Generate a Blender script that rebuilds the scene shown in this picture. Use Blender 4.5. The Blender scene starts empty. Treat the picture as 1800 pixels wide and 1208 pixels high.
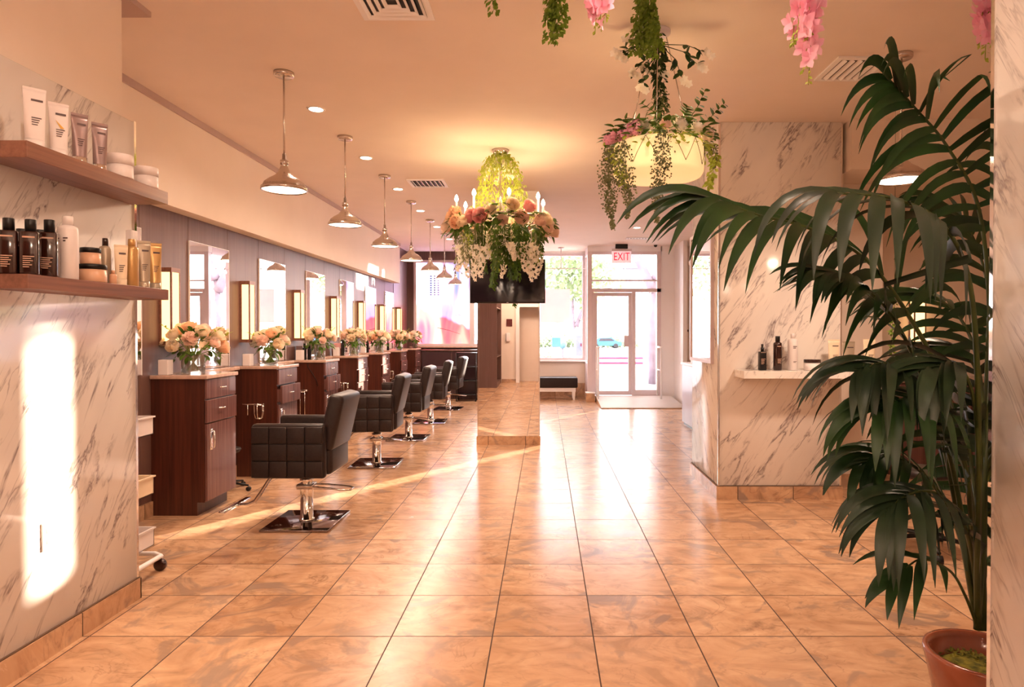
import bpy, bmesh, math, random
from mathutils import Vector, Matrix, noise as mnoise
R = math.radians
PI = math.pi
random.seed(7)
scene = bpy.context.scene
col = scene.collection

# ------------------------------------------------------------------ camera
cam_d = bpy.data.cameras.new('camera')
cam = bpy.data.objects.new('camera', cam_d); col.objects.link(cam)
F, CX, HY, CH = 1139.0, 958.0, 584.0, 1.39
cam_d.sensor_width = 36.0
cam_d.lens = 36.0*F/1800.0
cam_d.shift_x = -(CX-900)/1800.0
cam_d.shift_y = -8/1800.0
cam.location = (0, 0, CH)
cam.rotation_euler = (R(90-0.6), 0, 0)
cam_d.clip_start = 0.05; cam_d.clip_end = 400
scene.camera = cam

# ------------------------------------------------------------------ world, sun, exposure
scene.view_settings.view_transform = 'Standard'
scene.view_settings.look = 'None'
scene.view_settings.gamma = 1.0
scene.view_settings.use_curve_mapping = False
scene.view_settings.exposure = 0.26
W = bpy.data.worlds.new('sky'); scene.world = W; W.use_nodes = True
bg = W.node_tree.nodes['Background']
bg.inputs[0].default_value = (1.0, 0.965, 1.0, 1); bg.inputs[1].default_value = 13.0

sun_d = bpy.data.lights.new('sun', 'SUN'); sun = bpy.data.objects.new('sun', sun_d); col.objects.link(sun)
sun_d.energy = 38.0; sun_d.color = (1.0, 0.80, 0.62); sun_d.angle = R(0.45)
SD = Vector((-0.72, -1.0, 0)).normalized()*math.cos(R(7)) + Vector((0, 0, -math.sin(R(7))))
sun.rotation_euler = SD.to_track_quat('-Z', 'Y').to_euler()
sun.location = (12, 25, 6)

def portal(name, x0, x1, z0, z1, y):       # daylight sampling portals in the real window openings
    d = bpy.data.lights.new(name, 'AREA'); o = bpy.data.objects.new(name, d); col.objects.link(o)
    d.shape = 'RECTANGLE'; d.size = x1-x0; d.size_y = z1-z0; d.cycles.is_portal = True
    o.location = ((x0+x1)/2, y, (z0+z1)/2); o.rotation_euler = (R(-90), 0, 0)
portal('window_portal', -2.85, 0.9, 0.75, 3.1, 14.12)
portal('door_portal', 0.95, 2.3, 0.1, 3.05, 13.22)

WARM = (1.0, 0.66, 0.36)
WARM2 = (1.0, 0.72, 0.53)
def lamp(name, loc, energy, color=WARM, rad=0.05, kind='POINT', parent=None, size=None, rot=None):
    d = bpy.data.lights.new(name, kind); o = bpy.data.objects.new(name, d); col.objects.link(o)
    d.energy = energy; d.color = color
    if kind == 'POINT': d.shadow_soft_size = rad
    if kind == 'AREA':
        d.shape = 'DISK'; d.size = size or 0.2
    if kind == 'SPOT':
        d.shadow_soft_size = rad; d.spot_size = R(150); d.spot_blend = 0.6
    o.location = loc
    if rot: o.rotation_euler = rot
    if parent: o.parent = parent
    return o

# ------------------------------------------------------------------ helpers
def at(px, py, Y):
    return Vector(((px-CX)*Y/F, Y, CH-(py-HY)*Y/F))
def srgb(r, g, b):
    def f(c):
        c /= 255.0
        return c/12.92 if c <= 0.04045 else ((c+0.055)/1.055)**2.4
    return (f(r), f(g), f(b), 1)

def tag(o, label=None, cat=None, group=None, kind=None):
    if label: o['label'] = label
    if cat: o['category'] = cat
    if group: o['group'] = group
    if kind: o['kind'] = kind
    return o
def thing(name, loc=(0, 0, 0), rz=0, label=None, cat=None, group=None):
    o = bpy.data.objects.new(name, None); col.objects.link(o)
    o.empty_display_size = 0.1
    o.location = loc; o.rotation_euler = (0, 0, rz)
    return tag(o, label, cat, group)
def copy_tree(o, parent=None, link=True):
    c = o.copy(); col.objects.link(c)
    if parent is not None: c.parent = parent
    for ch in list(o.children): copy_tree(ch, c)
    return c

class MB:
    def __init__(s): s.bm = bmesh.new(); s.mi = 0
    def _new(s, vs, faces, M=None, smooth=False):
        bv = [s.bm.verts.new(M @ Vector(v) if M else Vector(v)) for v in vs]
        for f in faces:
            try:
                fc = s.bm.faces.new([bv[i] for i in f]); fc.material_index = s.mi; fc.smooth = smooth
            except ValueError: pass
        return bv
    def box(s, x0, x1, y0, y1, z0, z1, bev=0, seg=2, M=None, smooth=None):
        b = bmesh.new()
        vs = [b.verts.new((x, y, z)) for x in (x0, x1) for y in (y0, y1) for z in (z0, z1)]
        for f in ((0,1,3,2),(4,6,7,5),(0,4,5,1),(2,3,7,6),(0,2,6,4),(1,5,7,3)):
            b.faces.new([vs[i] for i in f])
        bmesh.ops.recalc_face_normals(b, faces=b.faces)
        if bev > 0:
            bmesh.ops.bevel(b, geom=list(b.edges), offset=bev, segments=seg, profile=0.5, affect='EDGES')
        b.verts.ensure_lookup_table(); b.verts.index_update()
        s._new([v.co.copy() for v in b.verts], [[v.index for v in f.verts] for f in b.faces], M,
               (bev > 0) if smooth is None else smooth)
        b.free(); return s
    def lathe(s, prof, n=24, M=None, c=(0, 0, 0), smooth=True, sy=1.0):
        vs = []; m = len(prof)
        for i in range(n):
            a = 2*PI*i/n
            for r, z in prof: vs.append((c[0]+r*math.cos(a), c[1]+r*sy*math.sin(a), c[2]+z))
        fs = []
        for i in range(n):
            j = (i+1) % n
            for k in range(m-1):
                a, b_, c_, d = i*m+k, j*m+k, j*m+k+1, i*m+k+1
                fs.append((a, b_, c_, d))
        if prof[0][0] > 1e-5: fs.append([i*m for i in range(n)][::-1])
        if prof[-1][0] > 1e-5: fs.append([i*m+m-1 for i in range(n)])
        s._new(vs, fs, M, smooth); return s
    def cyl(s, c, r, h, n=20, M=None):
        return s.lathe([(r, 0), (r, h)], n, M, c)
    def tube(s, pts, r, n=8, r1=None, closed=False, M=None):
        pts = [Vector(p) for p in pts]; N = len(pts); vs = []
        up = None
        for i, p in enumerate(pts):
            if closed: t = (pts[(i+1) % N]-pts[i-1])
            else: t = pts[min(i+1, N-1)]-pts[max(i-1, 0)]
            t = t.normalized() if t.length > 1e-9 else Vector((0, 0, 1))
            if up is None:
                up = t.orthogonal().normalized()
            else:
                up = (up-t*up.dot(t))
                up = up.normalized() if up.length > 1e-6 else t.orthogonal().normalized()
            side = t.cross(up)
            rr = r if r1 is None else r+(r1-r)*i/max(1, N-1)
            for k in range(n):
                a = 2*PI*k/n
                vs.append(p+(up*math.cos(a)+side*math.sin(a))*rr)
        fs = []
        for i in range(N if closed else N-1):
            j = (i+1) % N
            for k in range(n):
                l = (k+1) % n
                fs.append((i*n+k, i*n+l, j*n+l, j*n+k))
        if not closed:
            fs.append([k for k in range(n)][::-1]); fs.append([(N-1)*n+k for k in range(n)])
        s._new(vs, fs, M, True); return s
    def ball(s, c, r, n=12, m=8, sz=1.0, M=None):
        return s.lathe([(max(1e-6, r*math.sin(PI*k/m)), -r*sz*math.cos(PI*k/m)) for k in range(m+1)], n, M, c)
    def prism(s, outline, h, M=None, smooth=False):   # outline in xy, extruded in z
        n = len(outline)
        vs = [(x, y, 0) for x, y in outline]+[(x, y, h) for x, y in outline]
        fs = [list(range(n))[::-1], list(range(n, 2*n))]+[(i, (i+1) % n, n+(i+1) % n, n+i) for i in range(n)]
        s._new(vs, fs, M, smooth); return s
    def leaf(s, p, d, up, L, w, bend=0.3, seg=4, fold=0.15):   # leaf blade from p along d
        d = d.normalized(); side = d.cross(up)
        side = side.normalized() if side.length > 1e-4 else d.orthogonal().normalized()
        nrm = side.cross(d)
        vs = []; pos = p.copy(); dd = d.copy()
        for i in range(seg+1):
            t = i/seg
            ww = w*0.5*math.sin(PI*min(1, (t*0.92+0.06)))**0.8
            vs += [pos-side*ww+nrm*ww*fold, pos.copy(), pos+side*ww+nrm*ww*fold]
            dd = (dd-nrm*bend/seg).normalized(); pos = pos+dd*L/seg
        fs = []
        for i in range(seg):
            a = i*3
            fs += [(a, a+1, a+4, a+3), (a+1, a+2, a+5, a+4)]
        s._new(vs, fs, None, True); return s
    def build(s, name, mats, parent=None, loc=None, rot=None):
        me = bpy.data.meshes.new(name); s.bm.normal_update(); s.bm.to_mesh(me); s.bm.free()
        for m in (mats if isinstance(mats, (list, tuple)) else [mats]): me.materials.append(m)
        o = bpy.data.objects.new(name, me); col.objects.link(o)
        if parent: o.parent = parent
        if loc: o.location = loc
        if rot: o.rotation_euler = rot
        return o
def part(name, me, mat_parent, loc=(0, 0, 0), rot=(0, 0, 0), sc=1.0):
    o = bpy.data.objects.new(name, me); col.objects.link(o); o.parent = mat_parent
    o.location = loc; o.rotation_euler = rot; o.scale = (sc, sc, sc) if not isinstance(sc, tuple) else sc
    return o
def T(x, y, z): return Matrix.Translation((x, y, z))
def RX(a): return Matrix.Rotation(a, 4, 'X')
def RY(a): return Matrix.Rotation(a, 4, 'Y')
def RZ(a): return Matrix.Rotation(a, 4, 'Z')
def text(name, body, size, mat, parent, loc, rot, extrude=0.001, align='CENTER', sx=1.0):
    c = bpy.data.curves.new(name, 'FONT'); c.body = body; c.size = size; c.extrude = extrude
    c.align_x = align; c.align_y = 'CENTER'; c.resolution_u = 3
    t = bpy.data.objects.new(name, c); col.objects.link(t)
    bpy.context.view_layer.update()
    me = bpy.data.meshes.new_from_object(t)
    bpy.data.objects.remove(t)
    me.materials.clear(); me.materials.append(mat)
    o = bpy.data.objects.new(name, me); col.objects.link(o)
    if parent: o.parent = parent
    o.location = loc; o.rotation_euler = rot; o.scale = (sx, 1, 1)
    return o

# ------------------------------------------------------------------ materials
def mat(name, color=(0.8, 0.8, 0.8, 1), rough=0.5, metal=0.0, spec=0.5, em=None, es=0.0, trans=0.0, coat=0.0, sub=0.0, alpha=1.0, ior=1.45):
    m = bpy.data.materials.new(name); m.use_nodes = True
    b = m.node_tree.nodes['Principled BSDF']
    b.inputs['Base Color'].default_value = color
    b.inputs['Roughness'].default_value = rough
    b.inputs['Metallic'].default_value = metal
    b.inputs['Specular IOR Level'].default_value = spec
    b.inputs['Transmission Weight'].default_value = trans
    b.inputs['Coat Weight'].default_value = coat
    b.inputs['IOR'].default_value = ior
    b.inputs['Alpha'].default_value = alpha
    if em: b.inputs['Emission Color'].default_value = em; b.inputs['Emission Strength'].default_value = es
    return m
class NT:
    def __init__(s, m): s.t = m.node_tree; s.b = s.t.nodes.get('Principled BSDF')
    def n(s, typ, **kw):
        nd = s.t.nodes.new(typ)
        for k, v in kw.items(): setattr(nd, k, v)
        return nd
    def l(s, a, b): s.t.links.new(a, b)
    def math(s, op, a, b=None, c=None):
        nd = s.n('ShaderNodeMath', operation=op)
        for i, v in enumerate((a, b, c)):
            if v is None: continue
            if isinstance(v, (int, float)): nd.inputs[i].default_value = v
            else: s.l(v, nd.inputs[i])
        return nd.outputs[0]
    def ramp(s, f, stops, interp='LINEAR'):
        nd = s.n('ShaderNodeValToRGB'); cr = nd.color_ramp; cr.interpolation = interp
        while len(cr.elements) < len(stops): cr.elements.new(0.5)
        for e, (p, c) in zip(cr.elements, stops): e.position = p; e.color = c
        s.l(f, nd.inputs[0]); return nd.outputs[0]
    def mix(s, f, a, b, blend='MIX'):
        nd = s.n('ShaderNodeMix', data_type='RGBA', blend_type=blend)
        for i, v in ((0, f), (6, a), (7, b)):
            if isinstance(v, (int, float)): nd.inputs[i].default_value = v
            elif isinstance(v, tuple): nd.inputs[i].default_value = v
            else: s.l(v, nd.inputs[i])
        return nd.outputs[2]
    def noise(s, vec, scale, detail=3, rough=0.5, dist=0.0):
        nd = s.n('ShaderNodeTexNoise'); nd.inputs['Scale'].default_value = scale
        nd.inputs['Detail'].default_value = detail; nd.inputs['Roughness'].default_value = rough
        nd.inputs['Distortion'].default_value = dist
        if vec is not None: s.l(vec, nd.inputs['Vector'])
        return nd.outputs[0]
    def obj(s):
        return s.n('ShaderNodeTexCoord').outputs['Object']
    def mapping(s, vec, loc=(0,0,0), rot=(0,0,0), sc=(1,1,1)):
        nd = s.n('ShaderNodeMapping'); nd.inputs[1].default_value = loc; nd.inputs[2].default_value = rot; nd.inputs[3].default_value = sc
        s.l(vec, nd.inputs[0]); return nd.outputs[0]
    def bump(s, h, strength=0.2, dist=0.01):
        nd = s.n('ShaderNodeBump'); nd.inputs['Strength'].default_value = strength; nd.inputs['Distance'].default_value = dist
        s.l(h, nd.inputs['Height']); s.l(nd.outputs[0], s.b.inputs['Normal'])

def m_tile(name, base=False):
    m = mat(name, rough=0.2); q = NT(m)
    p = q.obj(); sp = q.n('ShaderNodeSeparateXYZ'); q.l(p, sp.inputs[0])
    TS = 0.4604
    u = q.math('DIVIDE', q.math('ADD', sp.outputs[0], 0.24 + TS*40), TS)
    v = q.math('DIVIDE', q.math('ADD', sp.outputs[1], -2.946 + TS*40), TS)
    w = q.math('ADD', sp.outputs[2], 0.0)
    fu, fv = q.math('FLOOR', u), q.math('FLOOR', v)
    cb = q.n('ShaderNodeCombineXYZ'); q.l(fu, cb.inputs[0]); q.l(fv, cb.inputs[1])
    wn = q.n('ShaderNodeTexWhiteNoise', noise_dimensions='3D'); q.l(cb.outputs[0], wn.inputs['Vector'])
    off = q.n('ShaderNodeVectorMath', operation='SCALE'); q.l(wn.outputs['Color'], off.inputs[0]); off.inputs['Scale'].default_value = 23.0
    ad = q.n('ShaderNodeVectorMath', operation='ADD'); q.l(p, ad.inputs[0]); q.l(off.outputs[0], ad.inputs[1])
    vec = q.mapping(ad.outputs[0], rot=(0, 0, R(28)), sc=(1.0, 1.6, 1.0))
    n1 = q.noise(vec, 1.5, 4, 0.5, 1.6)
    n2 = q.noise(vec, 2.3, 7, 0.62, 2.6)
    n3 = q.noise(vec, 2.4, 4, 0.5, 2.5)
    c1 = q.ramp(n1, [(0.28, srgb(150, 106, 76)), (0.42, srgb(192, 146, 108)), (0.53, srgb(220, 180, 142)), (0.66, srgb(170, 128, 98))])
    c2 = q.ramp(n2, [(0.34, srgb(112, 82, 66)), (0.46, srgb(192, 148, 114)), (0.62, srgb(222, 182, 146))])
    c = q.mix(0.55, c1, c2)
    vein = q.math('ABSOLUTE', q.math('SUBTRACT', n3, 0.5))
    vm = q.ramp(vein, [(0.0, (1, 1, 1, 1)), (0.022, (0, 0, 0, 1))])
    vb = q.ramp(n1, [(0.42, (0, 0, 0, 1)), (0.6, (0.62, 0.62, 0.62, 1))])
    c = q.mix(q.math('MULTIPLY', vm, vb), c, srgb(126, 88, 66))
    patch = q.ramp(q.noise(ad.outputs[0], 2.6, 4, 0.6, 1.5), [(0.55, (0, 0, 0, 1)), (0.63, (0.8, 0.8, 0.8, 1))])
    c = q.mix(patch, c, srgb(138, 118, 108))
    tint = q.n('ShaderNodeSeparateColor'); q.l(wn.outputs['Color'], tint.inputs[0])
    c = q.mix(q.math('MULTIPLY', tint.outputs[0], 0.42), c, srgb(170, 124, 90))
    c = q.mix(q.math('MULTIPLY', tint.outputs[1], 0.25), c, srgb(232, 196, 162))
    du = q.math('ABSOLUTE', q.math('SUBTRACT', q.math('FRACT', u), 0.5))
    dv = q.math('ABSOLUTE', q.math('SUBTRACT', q.math('FRACT', v), 0.5))
    d = q.math('MAXIMUM', du, dv)
    g = q.math('GREATER_THAN', d, 0.5-0.0065)
    c = q.mix(g, c, srgb(70, 46, 34))
    q.l(c, q.b.inputs['Base Color'])
    ro = q.math('ADD', q.math('MULTIPLY', n2, 0.16), 0.16)
    ro = q.math('ADD', ro, q.math('MULTIPLY', g, 0.5))
    q.l(ro, q.b.inputs['Roughness'])
    h = q.math('SUBTRACT', q.math('MULTIPLY', n2, 0.35), q.math('MULTIPLY', g, 1.0))
    q.bump(h, 0.12, 0.006)
    return m
def m_marble(name, vein=(112, 92, 96), base=(246, 238, 230), rough=0.14, dens=1.0):
    m = mat(name, rough=rough); q = NT(m)
    p = q.obj(); sp = q.n('ShaderNodeSeparateXYZ'); q.l(p, sp.inputs[0])
    u = q.math('ADD', sp.outputs[0], sp.outputs[1]); v = sp.outputs[2]
    th = R(56)
    a = q.math('ADD', q.math('MULTIPLY', u, math.cos(th)), q.math('MULTIPLY', v, math.sin(th)))
    b = q.math('SUBTRACT', q.math('MULTIPLY', v, math.cos(th)), q.math('MULTIPLY', u, math.sin(th)))
    def vec(sa, sb, o=0):
        cb = q.n('ShaderNodeCombineXYZ'); q.l(q.math('MULTIPLY', a, sa), cb.inputs[0]); q.l(q.math('MULTIPLY', b, sb), cb.inputs[1]); cb.inputs[2].default_value = o
        return cb.outputs[0]
    n = q.noise(vec(1.5*dens, 6.5*dens, 3.1), 1.0, 5, 0.62, 0.5)
    rd = q.math('ABSOLUTE', q.math('SUBTRACT', n, 0.5))
    msk = q.ramp(q.noise(vec(2.6*dens, 7.0*dens, 8.4), 1.0, 2, 0.5, 0.2), [(0.46, (0, 0, 0, 1)), (0.60, (1, 1, 1, 1))])
    v1 = q.math('MULTIPLY', q.ramp(rd, [(0.0, (1, 1, 1, 1)), (0.016, (0.35, 0.35, 0.35, 1)), (0.04, (0, 0, 0, 1))]), msk)
    n2 = q.noise(vec(1.1*dens, 11*dens, 17.0), 1.0, 4, 0.6, 0.8)
    rd2 = q.math('ABSOLUTE', q.math('SUBTRACT', n2, 0.5))
    msk2 = q.ramp(q.noise(vec(2.0, 4.0, 30), 1.0, 2), [(0.5, (0, 0, 0, 1)), (0.62, (0.6, 0.6, 0.6, 1))])
    v2 = q.math('MULTIPLY', q.ramp(rd2, [(0.0, (1, 1, 1, 1)), (0.018, (0, 0, 0, 1))]), msk2)
    vv = q.math('MAXIMUM', v1, v2)
    cloud = q.noise(vec(1.3, 2.4, 5), 1.0, 3)
    bc = q.ramp(cloud, [(0.35, srgb(base[0]-14, base[1]-14, base[2]-12)), (0.65, srgb(*base))])
    c = q.mix(q.math('MULTIPLY', vv, 0.85), bc, srgb(*vein))
    q.l(c, q.b.inputs['Base Color'])
    return m
def m_wood(name, c0, c1, rough=0.35, axis='Z', scale=1.0, coat=0.0):
    m = mat(name, rough=rough, coat=coat); q = NT(m)
    sc = {'Z': (38, 38, 1.2), 'Y': (38, 1.2, 38), 'X': (1.2, 38, 38)}[axis]
    vec = q.mapping(q.obj(), sc=tuple(s*scale for s in sc))
    n = q.noise(vec, 1.0, 4, 0.6, 0.3)
    n2 = q.noise(q.mapping(q.obj(), sc=tuple(s*scale*0.16 for s in sc)), 1.0, 2)
    f = q.math('ADD', q.math('MULTIPLY', n, 0.65), q.math('MULTIPLY', n2, 0.35))
    c = q.ramp(f, [(0.36, srgb(*c0)), (0.62, srgb(*c1))])
    q.l(c, q.b.inputs['Base Color'])
    q.bump(n, 0.04, 0.002)
    return m
def m_plain(name, c, rough=0.6, var=6, scale=3.0, **kw):
    m = mat(name, rough=rough, **kw); q = NT(m)
    n = q.noise(q.obj(), scale, 3)
    lo = tuple(max(0, x-var) for x in c); hi = tuple(min(255, x+var) for x in c)
    q.l(q.ramp(n, [(0.3, srgb(*lo)), (0.7, srgb(*hi))]), q.b.inputs['Base Color'])
    return m
def m_leaf(name, c0, c1, rough=0.45, tr=0.25, scale=30, spec=0.4):
    m = mat(name, rough=rough, spec=spec); q = NT(m)
    n = q.noise(q.obj(), scale, 2)
    c = q.ramp(n, [(0.3, srgb(*c0)), (0.7, srgb(*c1))])
    q.l(c, q.b.inputs['Base Color'])
    t = q.n('ShaderNodeBsdfTranslucent'); q.l(c, t.inputs[0])
    mx = q.n('ShaderNodeMixShader'); mx.inputs[0].default_value = tr
    out = q.t.nodes['Material Output']
    q.l(q.b.outputs[0], mx.inputs[1]); q.l(t.outputs[0], mx.inputs[2]); q.l(mx.outputs[0], out.inputs[0])
    return m
def m_glass(name, tint=(1, 1, 1, 1), gl=0.08, rough=0.0):
    m = bpy.data.materials.new(name); m.use_nodes = True; q = NT(m)
    q.t.nodes.remove(q.b)
    tr = q.n('ShaderNodeBsdfTransparent'); tr.inputs[0].default_value = tint
    g = q.n('ShaderNodeBsdfGlossy'); g.inputs[1].default_value = rough
    fr = q.n('ShaderNodeFresnel'); fr.inputs[0].default_value = 1.45
    mx = q.n('ShaderNodeMixShader')
    q.l(q.math('MULTIPLY', fr.outputs[0], gl*10), mx.inputs[0]); q.l(tr.outputs[0], mx.inputs[1]); q.l(g.outputs[0], mx.inputs[2])
    q.l(mx.outputs[0], q.t.nodes['Material Output'].inputs[0])
    return m
def m_emit(name, c, s):
    m = bpy.data.materials.new(name); m.use_nodes = True; q = NT(m)
    q.t.nodes.remove(q.b)
    e = q.n('ShaderNodeEmission'); e.inputs[0].default_value = c; e.inputs[1].default_value = s
    # soft procedural mottling of the diffuser
    q.l(e.outputs[0], q.t.nodes['Material Output'].inputs[0])
    return m

M = {}
M['tile'] = m_tile('floor_tile')
M['marble'] = m_marble('marble')
M['wall'] = m_plain('wall_paint', (240, 224, 210), 0.75, 2)
M['ceiling'] = m_plain('ceiling_paint', (238, 222, 210), 0.85, 2)
M['shadowpaint'] = m_plain('shadow_paint', (190, 165, 158), 0.6, 3)  # dull tone with the shade at the ceiling put into it
M['white'] = m_plain('white_paint', (244, 240, 240), 0.45, 2)
M['panel'] = m_wood('panel_wood', (102, 72, 64), (114, 84, 75), 0.42, 'Z', 1.0)
M['darkpanel'] = m_wood('dark_panel', (84, 60, 58), (108, 80, 76), 0.3, 'Z', 1.0)
M['cab'] = m_wood('cabinet_wood', (54, 25, 18), (88, 44, 31), 0.3, 'Z', 1.2, 0.15)
M['cabfront'] = m_wood('cabinet_front_wood', (98, 64, 60), (126, 86, 80), 0.25, 'Z', 1.0, 0.3)
M['counter'] = m_plain('counter_laminate', (196, 164, 148), 0.16, 10, 25)
M['shelfwood'] = m_wood('shelf_wood', (112, 72, 58), (148, 100, 80), 0.4, 'Y', 1.0)
M['chrome'] = mat('chrome', (0.86, 0.85, 0.85, 1), 0.07, 1.0)
M['steel'] = mat('brushed_nickel', (0.66, 0.60, 0.56, 1), 0.24, 1.0)
M['alu'] = m_plain('aluminium_frame', (222, 208, 212), 0.4, 3, metal=0.1)
M['mirror'] = mat('mirror_glass', (0.95, 0.94, 0.95, 1), 0.005, 1.0)
M['glass'] = m_glass('window_glass', (0.97, 0.98, 0.99, 1), 0.08)
M['vaseglass'] = m_glass('vase_glass', (0.96, 0.98, 0.96, 1), 0.07)
M['leather'] = m_plain('black_leather', (40, 30, 29), 0.4, 4, 60, spec=0.35)
M['piping'] = m_plain('leather_piping', (84, 72, 72), 0.35, 3)
M['black'] = m_plain('black_plastic', (20, 17, 18), 0.3, 3)
M['rubber'] = m_plain('black_rubber', (30, 26, 26), 0.6, 3)
M['basechrome'] = mat('base_plate', (0.34, 0.29, 0.29, 1), 0.08, 1.0)
M['screen'] = mat('tv_screen', srgb(20, 14, 24), 0.08)
M['groutbase'] = m_plain('trim_grout', (104, 80, 64), 0.7, 3)
M['amber'] = mat('amber_bottle', srgb(48, 22, 16), 0.12, coat=0.4)
M['whiteplastic'] = m_plain('white_plastic', (232, 222, 220), 0.35, 3)
M['cream'] = m_plain('cream_plastic', (236, 214, 184), 0.4, 4)
M['silvertube'] = m_plain('silver_tube', (158, 136, 136), 0.3, 4, metal=0.5)
M['goldtube'] = m_plain('gold_tube', (200, 160, 104), 0.28, 6, metal=0.4)
M['greytube'] = m_plain('greige_tube', (176, 160, 140), 0.32, 5, metal=0.3)
M['peachjar'] = m_plain('peach_jar', (216, 170, 138), 0.3, 6)
M['ink'] = mat('print_ink', srgb(96, 78, 78), 0.5)
M['lightink'] = mat('pale_print', srgb(196, 160, 140), 0.5)
M['goldprint'] = mat('gold_print', srgb(216, 168, 70), 0.4)
M['bulb'] = m_emit('lamp_diffuser', (1.0, 0.86, 0.68, 1), 5.0)
M['down'] = m_emit('downlight_glow', (1.0, 0.84, 0.62, 1), 22.0)
M['flame'] = m_emit('flame_bulb_glow', (1.0, 0.84, 0.58, 1), 30.0)
M['sconce'] = m_emit('sconce_glow', (1.0, 0.57, 0.22, 1), 2.8)
M['rosecream'] = m_leaf('cream_petal', (252, 234, 206), (255, 244, 224), 0.6, 0.45, 20)
M['rosepeach'] = m_leaf('peach_petal', (252, 210, 172), (255, 226, 196), 0.6, 0.45, 20)
M['rosepink'] = m_leaf('pink_petal', (250, 190, 190), (255, 214, 210), 0.6, 0.45, 20)
M['roseblush'] = m_leaf('blush_petal', (252, 222, 204), (255, 236, 224), 0.6, 0.45, 20)
M['whitepetal'] = m_leaf('white_petal', (252, 244, 228), (255, 252, 244), 0.6, 0.35, 20)
M['orchid'] = m_leaf('orchid_pink_petal', (248, 172, 200), (253, 208, 224), 0.55, 0.4, 12)
M['leaf'] = m_leaf('green_leaf', (56, 88, 28), (96, 128, 44), 0.45, 0.3, 30)
M['vineleaf'] = m_leaf('vine_leaf', (92, 120, 36), (138, 160, 64), 0.45, 0.4, 30)
M['leafdark'] = m_leaf('dark_green_leaf', (30, 52, 26), (60, 86, 40), 0.45, 0.25, 30)
M['leaflime'] = m_leaf('lime_leaf', (150, 168, 56), (190, 200, 90), 0.5, 0.4, 30)
M['sage'] = m_leaf('sage_leaf', (108, 112, 74), (146, 146, 100), 0.6, 0.25, 30)
M['palm'] = m_leaf('palm_leaf', (18, 40, 16), (38, 66, 26), 0.42, 0.14, 6, 0.42)
M['palmdark'] = m_leaf('dark_palm_leaf', (22, 36, 22), (38, 54, 32), 0.42, 0.08, 6, 0.42)
M['palmstem'] = m_leaf('palm_stem', (40, 50, 20), (70, 78, 32), 0.4, 0.05, 8)
M['terracotta'] = m_plain('brown_glazed_pot', (140, 72, 46), 0.22, 10, 8, coat=0.4)
M['moss'] = m_leaf('moss', (70, 72, 20), (140, 130, 40), 0.9, 0.1, 40)
M['red'] = m_plain('red_paint', (214, 40, 50), 0.4, 6)
M['marblefine'] = m_marble('marble_ledge', dens=2.6)
M['stem'] = m_leaf('cut_stem', (110, 140, 50), (150, 176, 80), 0.5, 0.3, 30)
# ------------------------------------------------------------------ the room
CE = 3.13
def struct(name, mb, m, parent=None):
    o = mb.build(name, m, parent)
    if not parent: o['kind'] = 'structure'
    return o
m = MB()
m.box(-3.3, 7.6, -2.6, 14.3, -0.12, 0.0)
struct('floor', m, M['tile'])
m = MB(); m.box(-3.3, 7.6, -2.6, 14.3, CE, CE+0.2)
struct('ceiling', m, M['ceiling'])
# left marble wall (thick, near)
m = MB(); m.box(-3.1, -2.184, -2.4, 3.36, 0, CE); struct('wall_left', m, M['wall'])
m = MB(); m.box(-2.184, -2.127, -2.4, 3.36, 0.11, 2.476, 0.002, 1); struct('trim_1', m, M['marble'])
m = MB(); m.box(-2.185, -2.121, 3.355, 3.372, 0.11, 2.48); struct('trim_2', m, M['chrome'])
m = MB(); m.box(-2.19, -2.112, -2.4, 3.378, 0, 0.106); m.box(-3.0, -2.112, 3.37, 3.378, 0, 0.106)
struct('baseboard_left', m, M['tile'])
m = MB(); m.box(-2.185, -2.118, -2.4, 3.374, 0.106, 0.112); struct('trim_3', m, M['groutbase'])
# mirror wall with vertical panels
m = MB()
m.box(-3.25, -3.02, 3.36, 14.2, 0, CE)
struct('wall_station', m, M['black'])
m = MB()
ys = [3.36]
k = -1
while True:
    a = 5.42+1.325*k; b = a+0.67
    if a > 12.5: break
    ys += [a, b]; k += 1
ys = [y for y in ys if y >= 3.36]
ys.append(13.36)
for y0, y1 in zip(ys[:-1], ys[1:]):
    if y1-y0 > 0.02: m.box(-3.02, -2.98, y0+0.002, y1-0.002, 0.11, 2.40, 0.0015, 1, smooth=False)
struct('wall_panelling', m, M['panel'])
m = MB(); m.box(-3.02, -2.85, 3.36, 12.74, 2.354, CE); struct('wall_soffit', m, M['wall'])
m = MB(); m.box(-2.85, -2.835, 3.36, 12.74, CE-0.052, CE); struct('shadow_band', m, M['shadowpaint'])  # dark band standing in for the shadow recess under the ceiling
m = MB(); m.box(-3.02, -2.975, 12.745, 14.0, 0.11, CE); struct('wall_far_panel', m, M['darkpanel'])
m = MB(); m.box(-3.0, -2.965, 3.38, 13.35, 0, 0.11); struct('baseboard_station', m, M['tile'])
m = MB(); m.box(-2.9, -2.14, -0.5, 3.54, CE-0.03, CE); struct('trim_5', m, M['shadowpaint'])  # lower soffit; the shade on its underside is put into the colour
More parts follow.
